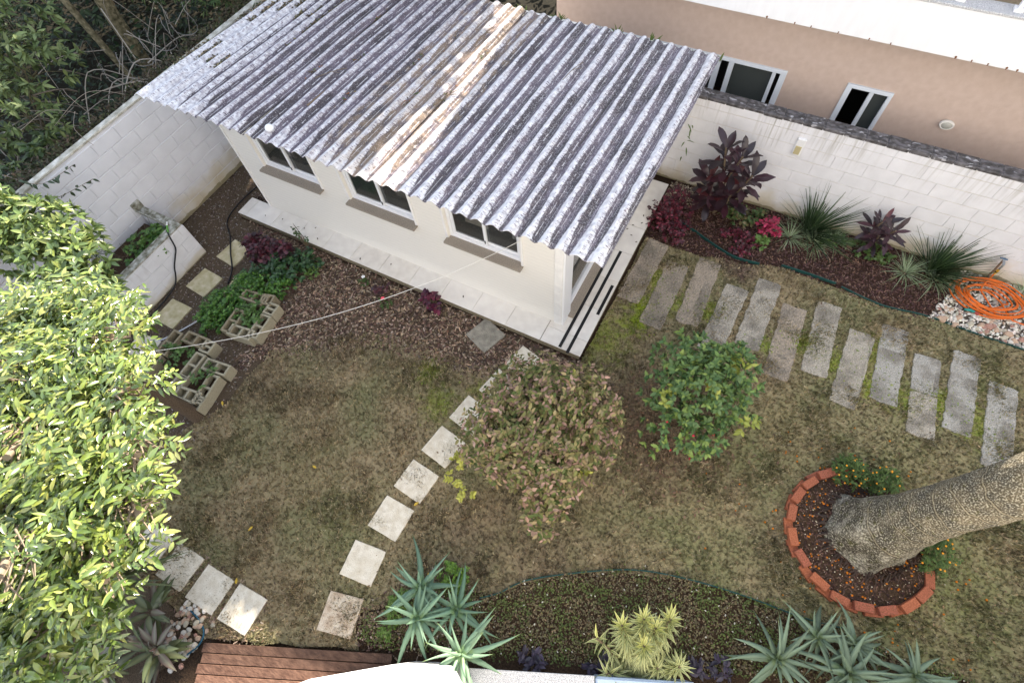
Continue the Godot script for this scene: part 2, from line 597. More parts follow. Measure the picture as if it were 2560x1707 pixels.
	chips.call(PackedVector2Array([Vector2(-7.9, -5.0), Vector2(-6.75, -5.0), Vector2(-6.75, -3.65), Vector2(-7.1, -3.1), Vector2(-6.0, -2.9), Vector2(-5.2, -2.0), Vector2(-5.0, 0.4), Vector2(-7.9, 0.6)]), 8000, [Color(0.22, 0.18, 0.16), Color(0.13, 0.10, 0.085), Color(0.28, 0.245, 0.215), Color(0.08, 0.055, 0.05)], "bark_gravel", "grey brown bark and gravel round the stepping stones by the planter", 0.8)
	chips.call(back_poly, 9000, [Color(0.075, 0.042, 0.036), Color(0.11, 0.065, 0.05), Color(0.05, 0.03, 0.028), Color(0.17, 0.11, 0.085), Color(0.09, 0.05, 0.05)], "bark_chips", "dark bark chips in the bed under the back wall")
	chips.call(PackedVector2Array([Vector2(-1.06, -6.7), Vector2(-0.45, -6.7), Vector2(-0.6, -6.35), Vector2(-1.06, -6.15)]), 900, [Color(0.42, 0.36, 0.27), Color(0.30, 0.25, 0.18), Color(0.5, 0.45, 0.36)], "pale_gravel", "pale gravel between the walkway and the tall cordyline, at the wall", 0.9)
	chips.call(PackedVector2Array([Vector2(-2.0, 0.62), Vector2(-1.75, 0.45), Vector2(-1.45, 0.0), Vector2(-0.9, -0.1), Vector2(-0.8, 0.5), Vector2(-1.8, 0.98)]), 1500, browns, "chips_by_deck", "brown wood chips between the last stepping stone and the aloes")
	chips.call(PackedVector2Array([Vector2(-4.2, 1.05), Vector2(-3.9, 1.6), Vector2(-3.35, 1.72), Vector2(-2.8, 1.45), Vector2(-2.95, 1.15), Vector2(-3.1, 1.05)]), 900, browns, "chips_by_stones", "wood chips round the stepping stones beside the deck")
	# dead leaves and small green cover in the bottom bed
	var lf := leaf(0.027, 0.017, 3, 0.3, 0.1)
	var xs2 := []
	var cs2 := []
	while xs2.size() < 16000:
		var p := Vector2(rf(-1.9, 4.4), rf(-2.1, 0.9))
		if not Geometry2D.is_point_in_polygon(p + Vector2(0, rf(0.0, 0.12) * rf(0.0, 1.0)), cover_poly):
			continue
		var gr := broad.get_noise_2d(p.x * 2.5, p.y * 2.5) + rf(-0.25, 0.25)
		xs2.append(Transform3D(Basis.from_euler(Vector3(rf(-0.6, 0.4), rf(0, TAU), rf(-0.4, 0.4))).scaled(Vector3.ONE * rf(0.4, 1.1)), Vector3(p.x, rf(0.008, 0.05), p.y)))
		if rng.randf() < 0.012:
			cs2.append(Color(0.5, 0.48, 0.4))
		elif gr > 0.1:
			cs2.append(vary(Color(0.085, 0.11, 0.03), 0.35))
		else:
			cs2.append(vary([Color(0.17, 0.135, 0.075), Color(0.11, 0.085, 0.05), Color(0.11, 0.105, 0.045)][rng.randi() % 3], 0.35))
	tag(scatter("ground_cover", lf, M.dull, xs2, cs2, self), "low creeping ground cover and dead leaves beside the yellow striped plant", "ground cover")
	pebbles()
	edgings()

func pebbles() -> void:
	var host: Node3D = get_node("pebble_bed")
	var ms := []
	for v in 5:
		var st := mb()
		var poly := PackedVector2Array()
		var n := 9
		for k in n:
			var a := TAU * k / n
			poly.append(Vector2(cos(a) * rf(0.8, 1.1), sin(a) * rf(0.6, 0.85)) * 0.03)
		prism(st, poly, 0.0, 0.022, 0.011, 0.003)
		ms.append(st.commit())
	var tones := [Color(0.55, 0.52, 0.47), Color(0.62, 0.58, 0.52), Color(0.42, 0.30, 0.22), Color(0.33, 0.19, 0.15), Color(0.30, 0.27, 0.25), Color(0.42, 0.38, 0.30), Color(0.20, 0.17, 0.16), Color(0.66, 0.62, 0.57)]
	var mats := []
	for t in tones:
		mats.append(mat(t.r, t.g, t.b, 0.7))
	var rest := []
	var cols := []
	var n := 0
	for i in 2300:
		var p := Vector2(rf(2.8, 4.3), rf(-6.72, -5.72))
		if not Geometry2D.is_point_in_polygon(p, pebble_poly):
			continue
		var large := n < 300
		var s := rf(0.75, 1.35) if large else rf(0.25, 0.7)
		if large and p.y > -5.9 and rng.randf() < 0.6:
			s *= 1.5
		var xf := Transform3D(Basis(Vector3.UP, rf(0, TAU)).rotated(Vector3.RIGHT, rf(-0.2, 0.2)).scaled(Vector3(s, s * rf(0.7, 1.3), s)), Vector3(p.x, rf(-0.004, 0.01), p.y))
		if large:
			var k := rng.randi() % tones.size()
			if s > 1.3:
				k = [2, 3, 2, 5][rng.randi() % 4]
			part("pebble", ms[rng.randi() % 5], mats[k], host, xf)
			n += 1
		else:
			xf.origin.y += 0.012
			rest.append(xf)
			cols.append(vary(tones[[0, 1, 7, 5, 0, 7][rng.randi() % 6]], 0.25))
	scatter("small_pebbles", ms[0], M.chip, rest, cols, host)
	# loose pebbles beside the deck
	var o := thing("deck_pebbles", "pinkish pebbles heaped between the deck and the striped leaf plants", "pebbles")
	for i in 130:
		var p := Vector2(rf(-3.75, -3.28), rf(1.5, 2.1))
		if p.x > -3.32 - (p.y - 1.7) * 0.05:
			continue
		var s := rf(0.7, 1.3)
		part("pebble", ms[rng.randi() % 5], mats[[1, 2, 0, 2, 5, 3][rng.randi() % 6]], o, Transform3D(Basis(Vector3.UP, rf(0, TAU)).rotated(Vector3.RIGHT, rf(-0.4, 0.4)).scaled(Vector3.ONE * s), Vector3(p.x, rf(0.0, 0.03), p.y)))

func edgings() -> void:
	var green := mat(0.012, 0.06, 0.055, 0.5)
	var strip := func(pts: Array, called: String, label: String, h: float):
		var st := mb()
		var path := smooth_path(pts, 0.08)
		for i in path.size() - 1:
			bar(st, path[i] + Vector3(0, h * 0.5 + rf(-0.004, 0.004), 0), path[i + 1] + Vector3(0, h * 0.5, 0), 0.006, h)
		tube(st, path.map(func(p): return p + Vector3(0, h, 0)), [0.007], 6)
		tag(part(called, st.commit(), green, self), label, "edging")
	strip.call([Vector3(-0.85, 0, -0.02), Vector3(-0.673, 0, -0.176), Vector3(-0.513, 0, -0.381), Vector3(-0.124, 0, -0.666), Vector3(0.445, 0, -1.01), Vector3(0.968, 0, -1.197), Vector3(1.587, 0, -1.327), Vector3(2.235, 0, -1.412), Vector3(2.6, 0, -1.5)], "bed_edging", "dark green plastic edging curving round the yellow striped plant's bed", 0.035)
	strip.call([Vector3(-0.72, 0, -5.93), Vector3(-0.45, 0, -5.86), Vector3(-0.1, 0, -5.72), Vector3(0.25, 0, -5.62), Vector3(0.6, 0, -5.65)], "bed_edging", "green plastic edging beside the burgundy bush", 0.05)
	strip.call([Vector3(0.88, 0, -5.75), Vector3(1.25, 0, -5.76), Vector3(1.62, 0, -5.75)], "bed_edging", "short green edging strip in front of the dark bark", 0.05)
	strip.call([Vector3(1.7, 0, -5.74), Vector3(2.23, 0, -5.66), Vector3(2.8, 0, -5.73), Vector3(3.5, 0, -5.71), Vector3(4.4, 0, -5.72)], "bed_edging", "black edging along the front of the pebbles", 0.03)

func lawn_grass() -> void:
	var st := mb()
	for k in 6:
		var a := rf(0, TAU)
		var r := rf(0.0, 0.010)
		var b := Vector3(cos(a) * r, 0, sin(a) * r)
		var d := Vector3(rf(-1, 1), rf(0.35, 1.1), rf(-1, 1)).normalized()
		var side := d.cross(Vector3(rf(-1, 1), 0.3, rf(-1, 1))).normalized() * 0.0030
		var l := rf(0.016, 0.034)
		for q in [[b - side, b + side, b + d * l * 0.6 + side * 0.8], [b - side, b + d * l * 0.6 + side * 0.8, b + d * l]]:
			for v in q:
				st.set_color(Color.WHITE)
				st.add_vertex(v)
	st.generate_normals()
	var tuft := st.commit()
	var xs := []
	var cs := []
	var tries := 0
	while xs.size() < 98000 and tries < 230000:
		tries += 1
		var p := Vector2(rf(-5.45, 5.6), rf(-5.8, 1.7))
		if not Geometry2D.is_point_in_polygon(p, lawn_poly):
			continue
		if Vector2(p.x - 2.55, p.y + 2.46).length() < 0.74:
			continue
		xs.append(Transform3D(Basis(Vector3.UP, rf(0, TAU)).scaled(Vector3.ONE * rf(0.7, 1.3) * (1.0 + maxf(0.0, 1.6 * nz.get_noise_2d(p.x * 60.0, p.y * 60.0)))), Vector3(p.x, 0.003, p.y)))
		var c := lawn_color(p.x, p.y)
		var t := rng.randf()
		if t < 0.3:
			c = c.lerp(Color(0.50, 0.42, 0.28), 0.6)
		elif t < 0.55:
			c = c * 0.5
		cs.append(vary(c * 1.1, 0.3))
	var lx := []
	var lc := []
	while lx.size() < 700:
		var p := Vector2(rf(-5.1, 4.4), rf(-5.8, 1.6))
		if Geometry2D.is_point_in_polygon(p, lawn_poly):
			lx.append(Transform3D(Basis.from_euler(Vector3(rf(-0.3, 0.3), rf(0, TAU), rf(-0.4, 0.4))).scaled(Vector3.ONE * rf(0.35, 0.9)), Vector3(p.x, rf(0.018, 0.03), p.y)))
			lc.append(vary([Color(0.20, 0.13, 0.07), Color(0.36, 0.29, 0.18), Color(0.11, 0.07, 0.045), Color(0.30, 0.22, 0.12)][rng.randi() % 4], 0.3))
	tag(scatter("lawn_leaves", leaf(0.045, 0.02, 4, 0.4, 0.3), M.dull, lx, lc, self), "small dry leaves scattered over the lawn", "leaves")
	var wx := []
	var wc := []
	while wx.size() < 1500:
		var g = GREENS[rng.randi() % GREENS.size()]
		var p := Vector2(g[0] + rng.randfn() * g[2] * 0.6, g[1] + rng.randfn() * g[2] * 0.6)
		if g[3] > 0.4 and Geometry2D.is_point_in_polygon(p, lawn_poly):
			wx.append(Transform3D(Basis.from_euler(Vector3(rf(-0.6, 0.2), rf(0, TAU), rf(-0.4, 0.4))).scaled(Vector3.ONE * rf(0.3, 0.8)), Vector3(p.x, rf(0.012, 0.035), p.y)))
			wc.append(vary([Color(0.15, 0.21, 0.02), Color(0.20, 0.25, 0.03), Color(0.10, 0.15, 0.02)][rng.randi() % 3], 0.3))
	tag(scatter("lawn_clover", leaf(0.032, 0.024, 3, 0.2, 0.2), M.dull, wx, wc, self), "bright green moss and clover patches in the lawn", "clover")
	var gm := leafy(0.8, 0.15, 0.2)
	tag(scatter("grass", tuft, gm, xs, cs, self), "short dry grass covering the lawn", "grass")

# ---------------------------------------------------------------- garden house
func house() -> void:
	var h := thing("garden_house", "small white garden house with corrugated roof and three front windows", "house", Vector3(-4.1, 0, -4.8))
	var off := -h.position
	var wm := StandardMaterial3D.new()
	var lines := painted(64, 256, func(i, j):
		var k := 0.905 + 0.02 * nz.get_noise_2d(i * 3.0, j * 9.0)
		if int(j) % 32 < 3:
			k -= 0.035
		return Color(k, k * 0.985, k * 0.955))
	wm.albedo_texture = lines
	var hm := painted(64, 256, func(_i, j):
		var k := 0.3 if int(j) % 32 < 3 else 0.75 + 0.1 * sin(j * 0.2)
		return Color(k, k, k))
	var img := hm.get_image()
	img.bump_map_to_normal_map(1.5)
	wm.normal_enabled = true
	wm.normal_texture = ImageTexture.create_from_image(img)
	wm.uv1_triplanar = true
	wm.uv1_world_triplanar = true
	wm.uv1_scale = Vector3(2.0, 2.0, 2.0)
	wm.roughness = 0.7
	var st := mb()
	var zf := -3.47
	var th := 0.14
	var seg := func(x0: float, x1: float, y0: float, y1: float):
		box(st, Vector3((x0 + x1) / 2, (y0 + y1) / 2, zf - th / 2) + off, Vector3(x1 - x0, y1 - y0, th))
	var wins := [[-6.20, -5.16], [-4.66, -3.61], [-3.10, -2.06]]
	var xs := [-6.69]
	for w in wins:
		xs += w
	xs.append(-1.50)
	seg.call(-6.69, -1.50, 0.0, 1.11)
	seg.call(-6.69, -1.50, 2.12, 2.365)
	for k in range(0, 8, 2):
		seg.call(xs[k], xs[k + 1], 1.11, 2.12)
	# left, back and right walls
	box(st, Vector3(-6.62, 1.1, -5.05) + off, Vector3(0.14, 2.2, 2.88))
	box(st, Vector3(-4.1, 1.1, -6.56) + off, Vector3(5.18, 2.2, 0.14))
	box(st, Vector3(-1.57, 1.08, -6.0) + off, Vector3(0.14, 2.16, 0.98))
	box(st, Vector3(-1.57, 2.18, -4.55) + off, Vector3(0.14, 0.1, 1.92))
	part("wall", st.commit(), wm, h)
	part("floor", box_mesh(Vector3(5.0, 0.06, 3.0), 0.0, Vector3(-4.1, 0.13, -5.05) + off), mat(0.2, 0.17, 0.14), h)
	# corner trims
	part("corner_trim", box_mesh(Vector3(0.035, 2.3, 0.02), 0.004, Vector3(-6.675, 1.2, -3.462) + off), M.paint, h)
	part("corner_trim", box_mesh(Vector3(0.11, 2.3, 0.02), 0.004, Vector3(-1.55, 1.2, -3.462) + off), M.paint, h)
	part("corner_trim", box_mesh(Vector3(0.03, 2.3, 0.24), 0.004, Vector3(-1.485, 1.2, -3.58) + off), M.alu, h)
	for w in wins:
		var x0: float = w[0]
		var x1: float = w[1]
		var f := mb()
		var zc := zf - 0.075
		var fr := 0.045
		box(f, Vector3(x0 + fr / 2, 1.62, zc) + off, Vector3(fr, 1.0, 0.07), 0.004)
		box(f, Vector3(x1 - fr / 2, 1.62, zc) + off, Vector3(fr, 1.0, 0.07), 0.004)
		box(f, Vector3((x0 + x1) / 2, 2.09, zc) + off, Vector3(x1 - x0 - 2 * fr, 0.05, 0.07), 0.004)
		box(f, Vector3((x0 + x1) / 2, 1.15, zc) + off, Vector3(x1 - x0 - 2 * fr, 0.05, 0.07), 0.004)
		var wf := part("window", f.commit(), M.alu, h)
		for s in 2:
			var a := x0 + fr + 0.002 if s == 0 else (x0 + x1) / 2 - 0.025
			var b := (x0 + x1) / 2 + 0.025 if s == 0 else x1 - fr - 0.002
			var z2 := zc - 0.012 + 0.026 * (1 - s)
			var sf := mb()
			box(sf, Vector3(a + 0.02, 1.62, z2) + off, Vector3(0.04, 0.88, 0.022), 0.003)
			box(sf, Vector3(b - 0.02, 1.62, z2) + off, Vector3(0.04, 0.88, 0.022), 0.003)
			box(sf, Vector3((a + b) / 2, 1.2, z2) + off, Vector3(b - a - 0.08, 0.04, 0.022), 0.003)
			box(sf, Vector3((a + b) / 2, 2.04, z2) + off, Vector3(b - a - 0.08, 0.04, 0.022), 0.003)
			part("sash", sf.commit(), M.alu, wf)
			part("pane", box_mesh(Vector3(b - a - 0.08, 0.8, 0.004), 0.0, Vector3((a + b) / 2, 1.62, z2) + off), M.glass, wf)
		part("latch", box_mesh(Vector3(0.012, 0.05, 0.012), 0.002, Vector3((x0 + x1) / 2, 1.24, zc + 0.03) + off), M.dark, wf)
		part("sill", box_mesh(Vector3(x1 - x0 + 0.06, 0.03, 0.2), 0.004, Vector3((x0 + x1) / 2, 1.11, zf - 0.005) + off), M.granite, wf)
		# window surround, slightly proud of the wall
		for xe in [x0 - 0.02, x1 + 0.02]:
			part("surround", box_mesh(Vector3(0.036, 1.0, 0.02), 0.004, Vector3(xe, 1.63, zf + 0.004) + off), M.paint, wf)
	# things inside that show through the panes
	for q in [[-2.86, 0.34, 0.44, 0.40, 0.34], [-2.28, 0.12, 0.5, 0.5, 0.5], [-6.0, 0.3, 0.34, 0.3, 0.28], [-4.0, 0.22, 0.25, 0.22, 0.2], [-5.35, 0.2, 0.12, 0.2, 0.32]]:
		part("curtain", box_mesh(Vector3(q[1], 1.0, 0.03), 0.01, Vector3(q[0], 1.65, -3.78) + off), mat(q[2], q[3], q[4]), h)
	part("counter", box_mesh(Vector3(4.8, 0.05, 0.5), 0.01, Vector3(-4.1, 0.95, -3.9) + off), mat(0.22, 0.2, 0.19, 0.3), h)
	# glass door on the right side
	var d := mb()
	for z in [-3.66, -4.55, -5.48]:
		box(d, Vector3(-1.55, 1.12, z) + off, Vector3(0.06, 1.96, 0.06), 0.004)
	box(d, Vector3(-1.55, 0.17, -4.57) + off, Vector3(0.08, 0.05, 1.84), 0.004)
	box(d, Vector3(-1.55, 2.12, -4.57) + off, Vector3(0.06, 0.04, 1.84), 0.004)
	var door := part("door", d.commit(), M.alu, h)
	for z in [-4.1, -5.02]:
		part("pane", box_mesh(Vector3(0.006, 1.9, 0.84), 0.0, Vector3(-1.55, 1.14, z) + off), M.glass, door)
	part("threshold", box_mesh(Vector3(0.14, 0.03, 1.9), 0.004, Vector3(-1.46, 0.135, -4.57) + off), M.granite, door)
	# tiled walkway
	var wk := thing("walkway", "pale tiled walkway round the front and side of the garden house", "walkway", Vector3(-4.1, 0, -3.3))
	var wo := -wk.position
	var stw := mb()
	box(stw, Vector3(-4.09, 0.05, -3.31) + wo, Vector3(6.0, 0.12, 0.34))
	box(stw, Vector3(-1.29, 0.05, -4.99) + wo, Vector3(0.42, 0.12, 3.0))
	part("walkway_base", stw.commit(), tri_mat(grain(55, 0.05, Color(0.42, 0.38, 0.3), Color(0.6, 0.56, 0.48)), null, 2.0), wk)
	var tm := [M.tile, tri_mat(grain(57, 0.02, Color(0.80, 0.775, 0.745), Color(0.87, 0.85, 0.82)), null, 1.1, 0.5), tri_mat(grain(58, 0.012, Color(0.83, 0.81, 0.79), Color(0.9, 0.885, 0.86)), null, 1.0, 0.5)]
	var joints := [-7.09, -6.93, -6.405, -5.883, -5.365, -4.845, -4.32, -3.785, -3.25, -2.717, -2.188, -1.66]
	for i in joints.size() - 1:
		var w: float = joints[i + 1] - joints[i] - 0.004
		part("tile", box_mesh(Vector3(w, 0.012, 0.352), 0.002, Vector3((joints[i] + joints[i + 1]) / 2, 0.116, -3.302) + wo), tm[rng.randi() % 3], wk)
	var zs := [-3.126, -3.37, -3.9, -4.437, -4.963, -5.482, -6.0, -6.5]
	for i in zs.size() - 1:
		var l: float = zs[i] - zs[i + 1] - 0.004
		part("tile", box_mesh(Vector3(0.27, 0.012, l), 0.002, Vector3(-1.205, 0.116, (zs[i] + zs[i + 1]) / 2) + wo), tm[rng.randi() % 3], wk)
		part("tile", box_mesh(Vector3(0.31, 0.012, l), 0.002, Vector3(-1.4975, 0.116, (zs[i] + zs[i + 1]) / 2) + wo), tm[rng.randi() % 3], wk)
	for s in [[-1.37, -3.14, -4.9, "inner black grip strip on the side walkway, nearest the glass door"], [-1.245, -3.1, -4.96, "middle black grip strip on the side walkway"], [-1.12, -3.82, -4.35, "short black grip strip at the outer edge of the side walkway"]]:
		var gs := part("grip_strip", box_mesh(Vector3(0.042, 0.003, s[1] - s[2]), 0.0, Vector3(s[0], 0.1245, (s[1] + s[2]) / 2)), M.rubber, self)
		tag(gs, s[3], "grip strip", "black grip strips on the walkway")
	# fallen bits on the tiles
	var lf := leaf(0.05, 0.018, 4, 0.4, 0.3)
	var xs3 := []
	var cs3 := []
	for q in [[-2.95, -3.3], [-4.7, -3.22], [-5.55, -3.25], [-5.75, -3.2], [-5.85, -3.3], [-5.7, -3.38], [-6.3, -3.3], [-6.6, -3.25], [-4.2, -3.3], [-1.2, -5.3], [-1.15, -5.6], [-1.25, -5.5], [-1.2, -5.75], [-1.3, -5.4], [-1.12, -5.2]]:
		xs3.append(Transform3D(Basis(Vector3.UP, rf(0, TAU)), Vector3(q[0], 0.128, q[1])))
		cs3.append(vary(Color(0.06, 0.045, 0.03), 0.3))
	tag(scatter("fallen_leaves", lf, M.dull, xs3, cs3, self), "few dry leaves fallen on the pale walkway tiles", "leaves")

# ---------------------------------------------------------------- corrugated roof
func house_roof() -> void:
	var h: Node3D = get_node("garden_house")
	var x0 := -7.045
	var pitch := 0.1766
	var width := pitch * 35.0
	var z0 := -2.91
	var z1 := -6.56
	var ye := 2.425
	var yb := 2.225
	var W := 1536
	var H := 768
	var n1 := noise(0.035, 101, 4)
	var n2 := noise(0.006, 102, 3)
	var n3 := noise(0.16, 103, 2)
	var n4 := noise(0.09, 104, 3)
	var pale := Color(0.86, 0.855, 0.86)
	var mauve := Color(0.60, 0.575, 0.60)
	var dark := Color(0.40, 0.365, 0.40)
	var soot := Color(0.285, 0.265, 0.28)
	var tex := painted(W, H, func(i, j):
		var u: float = i / W
		var v: float = j / H
		var ph: float = u * 35.0
		var wi := floorf(ph)
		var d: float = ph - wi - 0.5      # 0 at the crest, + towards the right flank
		var a := n1.get_noise_2d(i * 1.4, j * 0.5)
		var b := n2.get_noise_2d(i * 1.3 + wi * 40.0, j * 0.7)
		var tick := n3.get_noise_2d(wi * 80.0 + d * 14.0, j * 2.4)
		var wave_bias := nz.get_noise_2d(wi * 53.0, 7.0) * 0.12
		var clean := 0.0
		if u < 0.17:
			clean = 0.32 * (1.0 - u / 0.17) + 0.06
		if u > 0.46 and u < 0.60:
			clean = 0.03
		if v < 0.10:
			clean += 0.20 * (1.0 - v / 0.10)
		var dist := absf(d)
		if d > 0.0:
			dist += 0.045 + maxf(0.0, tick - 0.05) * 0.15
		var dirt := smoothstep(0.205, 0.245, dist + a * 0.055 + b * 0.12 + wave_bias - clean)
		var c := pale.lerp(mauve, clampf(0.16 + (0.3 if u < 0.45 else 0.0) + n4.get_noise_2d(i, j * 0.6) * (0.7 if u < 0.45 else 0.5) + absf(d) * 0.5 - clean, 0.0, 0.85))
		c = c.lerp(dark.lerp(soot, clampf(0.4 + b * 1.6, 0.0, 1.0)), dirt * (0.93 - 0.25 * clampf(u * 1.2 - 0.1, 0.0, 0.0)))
		if u > 0.44 and u < 0.63:
			c = c.lerp(Color(0.58, 0.50, 0.41), clampf(0.75 - 6.0 * absf(u - 0.54) + a, 0.0, 0.75) * (0.35 + 0.5 * dirt))
		# pale run lines and lichen flecks in the troughs
		var line := absf(fposmod(d + 0.5 + 0.012 * nz.get_noise_2d(j * 0.6, wi * 31.0), 1.0) - 0.86)
		if line < 0.013 and n1.get_noise_2d(j * 0.8, wi * 90.0) > -0.12:
			c = c.lerp(pale, 0.8)
		var line2 := absf(fposmod(d + 0.5 + 0.008 * nz.get_noise_2d(j * 0.5, wi * 17.0 + 400.0), 1.0) - 0.08)
		if line2 < 0.011 and n1.get_noise_2d(j * 0.6, wi * 70.0 + 300.0) > 0.0:
			c = c.lerp(pale, 0.7)
		if n3.get_noise_2d(i * 2.1 + 300.0, j * 2.1) > 0.46 - 0.12 * v * u:
			c = c.lerp(pale, 0.6)
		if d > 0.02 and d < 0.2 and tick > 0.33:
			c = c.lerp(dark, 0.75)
		if u > 0.7 and absf(n4.get_noise_2d(i * 0.8, j * 0.8)) < 0.035 and dirt > 0.5:
			c = c.lerp(pale, 0.6)
		return c)
	var m := StandardMaterial3D.new()
	m.albedo_texture = tex
	m.roughness = 0.85
	m.metallic_specular = 0.25
	m.normal_enabled = true
	m.normal_texture = bumps(105, 0.12, 2.0)
	m.detail_enabled = false
	var prof := func(p: float) -> float:
		return 0.048 * pow(0.5 + 0.5 * cos(TAU * p), 0.85)
	var roof := Node3D.new()
	roof.name = "roof"
	h.add_child(roof)
	roof.position = -h.position
	for s in 7:
		var st := mb()
		var div := 14
		var lenseg := 14
		var cols := 5 * div
		var lift := 0.010 * (s % 2)
		var skew := rf(-0.012, 0.012)
		for side in 2:
			for i in cols:
				for k in lenseg:
					var q := []
					for e in [[i, k], [i + 1, k], [i + 1, k + 1], [i, k + 1]]:
						var p: float = float(e[0]) / div + s * 5.0
						var t := float(e[1]) / lenseg
						var sag := 0.006 * sin(t * 9.0 + s * 2.0)
						var y: float = lerpf(ye, yb, t) + prof.call(p - 0.5) + lift + sag - (0.009 if side == 1 else 0.0)
						q.append([Vector3(x0 + p * pitch, y, lerpf(z0 + skew, z1, t)), Vector2(p / 35.0, t)])
					var order := [0, 3, 2, 0, 2, 1] if side == 0 else [0, 2, 3, 0, 1, 2]
					for o in order:
						st.set_smooth_group(side)
						st.set_uv(q[o][1])
						st.add_vertex(q[o][0])
		# the cut edges at eave and top
		for t in 2:
			for i in cols:
				var q := []
				for e in [[i, 0.0], [i + 1, 0.0], [i + 1, 0.009], [i, 0.009]]:
					var p: float = float(e[0]) / div + s * 5.0
					var y: float = (ye if t == 0 else yb) + prof.call(p - 0.5) + lift - e[1] + 0.006 * sin(t * 9.0 + s * 2.0)
					q.append([Vector3(x0 + p * pitch, y, (z0 + skew) if t == 0 else z1), Vector2(p / 35.0, 0.02)])
				for o in ([0, 1, 2, 0, 2, 3] if t == 0 else [0, 2, 1, 0, 3, 2]):
					st.set_smooth_group(-1)
					st.set_uv(q[o][1])
					st.add_vertex(q[o][0])
		st.generate_normals()
		st.index()
		part("roof_sheet", st.commit(), m, roof)
	# rafters under the eave
	for i in 7:
		var st2 := mb()
		var x := -6.6 + i * 0.83
		bar(st2, Vector3(x, 2.345, -3.65), Vector3(x, 2.17, -6.45), 0.05, 0.09)
		part("rafter", st2.commit(), mat(0.2, 0.14, 0.09), roof)
	# white vent cap
	var sp := SphereMesh.new()
	sp.radius = 0.05
	sp.height = 0.1
	sp.radial_segments = 24
	sp.rings = 12
	var cap := part("roof_ball", sp, mat(0.78, 0.78, 0.78, 0.5), self, Transform3D(Basis.IDENTITY.scaled(Vector3(1, 0.85, 1)), Vector3(-4.99, 2.475, -3.09)))
	tag(cap, "white dimpled ball lying near the front edge of the corrugated roof", "ball")

# ---------------------------------------------------------------- white block walls
func wall_texture(sd: int, streaks: float, stain: float) -> ImageTexture:
	var a := noise(0.02, sd, 4)
	var b := noise(0.06, sd + 1, 3)
	return painted(1024, 256, func(i, j):
		var v: float = j / 256.0
		var k := 0.865 + 0.03 * a.get_noise_2d(i, j)
		var c := Color(k, k, k * 1.02)
		var run := maxf(0.0, b.get_noise_2d(i * 1.6, 5.0 + j * 0.08)) * maxf(0.0, a.get_noise_2d(i * 0.4, 90.0) + 0.25)
		c = c.lerp(Color(0.5, 0.48, 0.43), clampf(run * 2.6 * streaks * maxf(0.0, 1.0 - v * 2.6), 0.0, 0.7))
		c = c.lerp(Color(0.74, 0.67, 0.52), clampf((v - 0.78) * 4.0 + a.get_noise_2d(i * 0.7, j * 0.7 + 40.0) * 0.5, 0.0, 0.75) * stain)
		if v > 0.965 + 0.03 * a.get_noise_2d(i, 3.0):
			c = c.lerp(Color(0.34, 0.31, 0.16), 0.6 * stain)
		return c)

func world_mat(tex: Texture2D, scale: Vector3, offset := Vector3.ZERO) -> StandardMaterial3D:
	var m := StandardMaterial3D.new()
	m.albedo_texture = tex
	m.uv1_triplanar = true
	m.uv1_world_triplanar = true
	m.uv1_scale = scale
	m.uv1_offset = offset
	m.roughness = 0.75
	m.metallic_specular = 0.35
	return m

func boundary_wall() -> void:
	var w := thing("boundary_wall", "white painted block wall between the garden house and the dark thicket", "wall", Vector3(-7.98, 0, -2.0))
	var wm := world_mat(wall_texture(201, 0.0, 0.8), Vector3(1.0 / 8.0, 1.0 / 1.9, 1.0 / 8.0))
	part("wall_core", box_mesh(Vector3(0.13, 1.84, 10.2), 0.0, Vector3(0.003, 0.92, 0.3)), wm, w)
	var bm := []
	for v in 3:
		bm.append(box_mesh(Vector3(0.024, 0.192, 0.391), 0.006))
	var half := box_mesh(Vector3(0.024, 0.192, 0.191), 0.006)
	for r in 9:
		for i in 25:
			var z := -4.55 + i * 0.4 + (0.2 if r % 2 else 0.0)
			var xf := Transform3D(Basis.from_euler(Vector3(0, rf(-0.004, 0.004), 0)), Vector3(0.068 + rf(-0.0015, 0.0015), 0.1 + r * 0.2, z))
			part("block", bm[i % 3], wm, w, xf)
		if r % 2:
			part("block", half, wm, w, Transform3D(Basis.IDENTITY, Vector3(0.068, 0.1 + r * 0.2, -4.65)))
	part("coping", box_mesh(Vector3(0.10, 0.04, 10.2), 0.008, Vector3(0.036, 1.86, 0.3)), tri_mat(grain(205, 0.02, Color(0.60, 0.58, 0.52), Color(0.90, 0.89, 0.86)), bumps(206, 0.1, 3.0), 1.3), w)
	# moss along the outer edge
	var lf := leaf(0.05, 0.03, 3, 0.3, 0.2)
	var xs := []
	var cs := []
	for i in 4200:
		var z := rf(-6.6, 1.2)
		xs.append(Transform3D(Basis.from_euler(Vector3(rf(-1.2, 0.4), rf(0, TAU), 0)).scaled(Vector3.ONE * rf(0.4, 1.2)), Vector3(-8.09 + rf(-0.14, 0.09), rf(1.80, 1.90), z)))
		cs.append(vary([Color(0.05, 0.055, 0.02), Color(0.07, 0.05, 0.03), Color(0.04, 0.035, 0.02)][rng.randi() % 3], 0.4))
	tag(scatter("wall_moss", lf, M.dull, xs, cs, self), "dark moss and dead leaves along the top of the boundary wall", "moss")

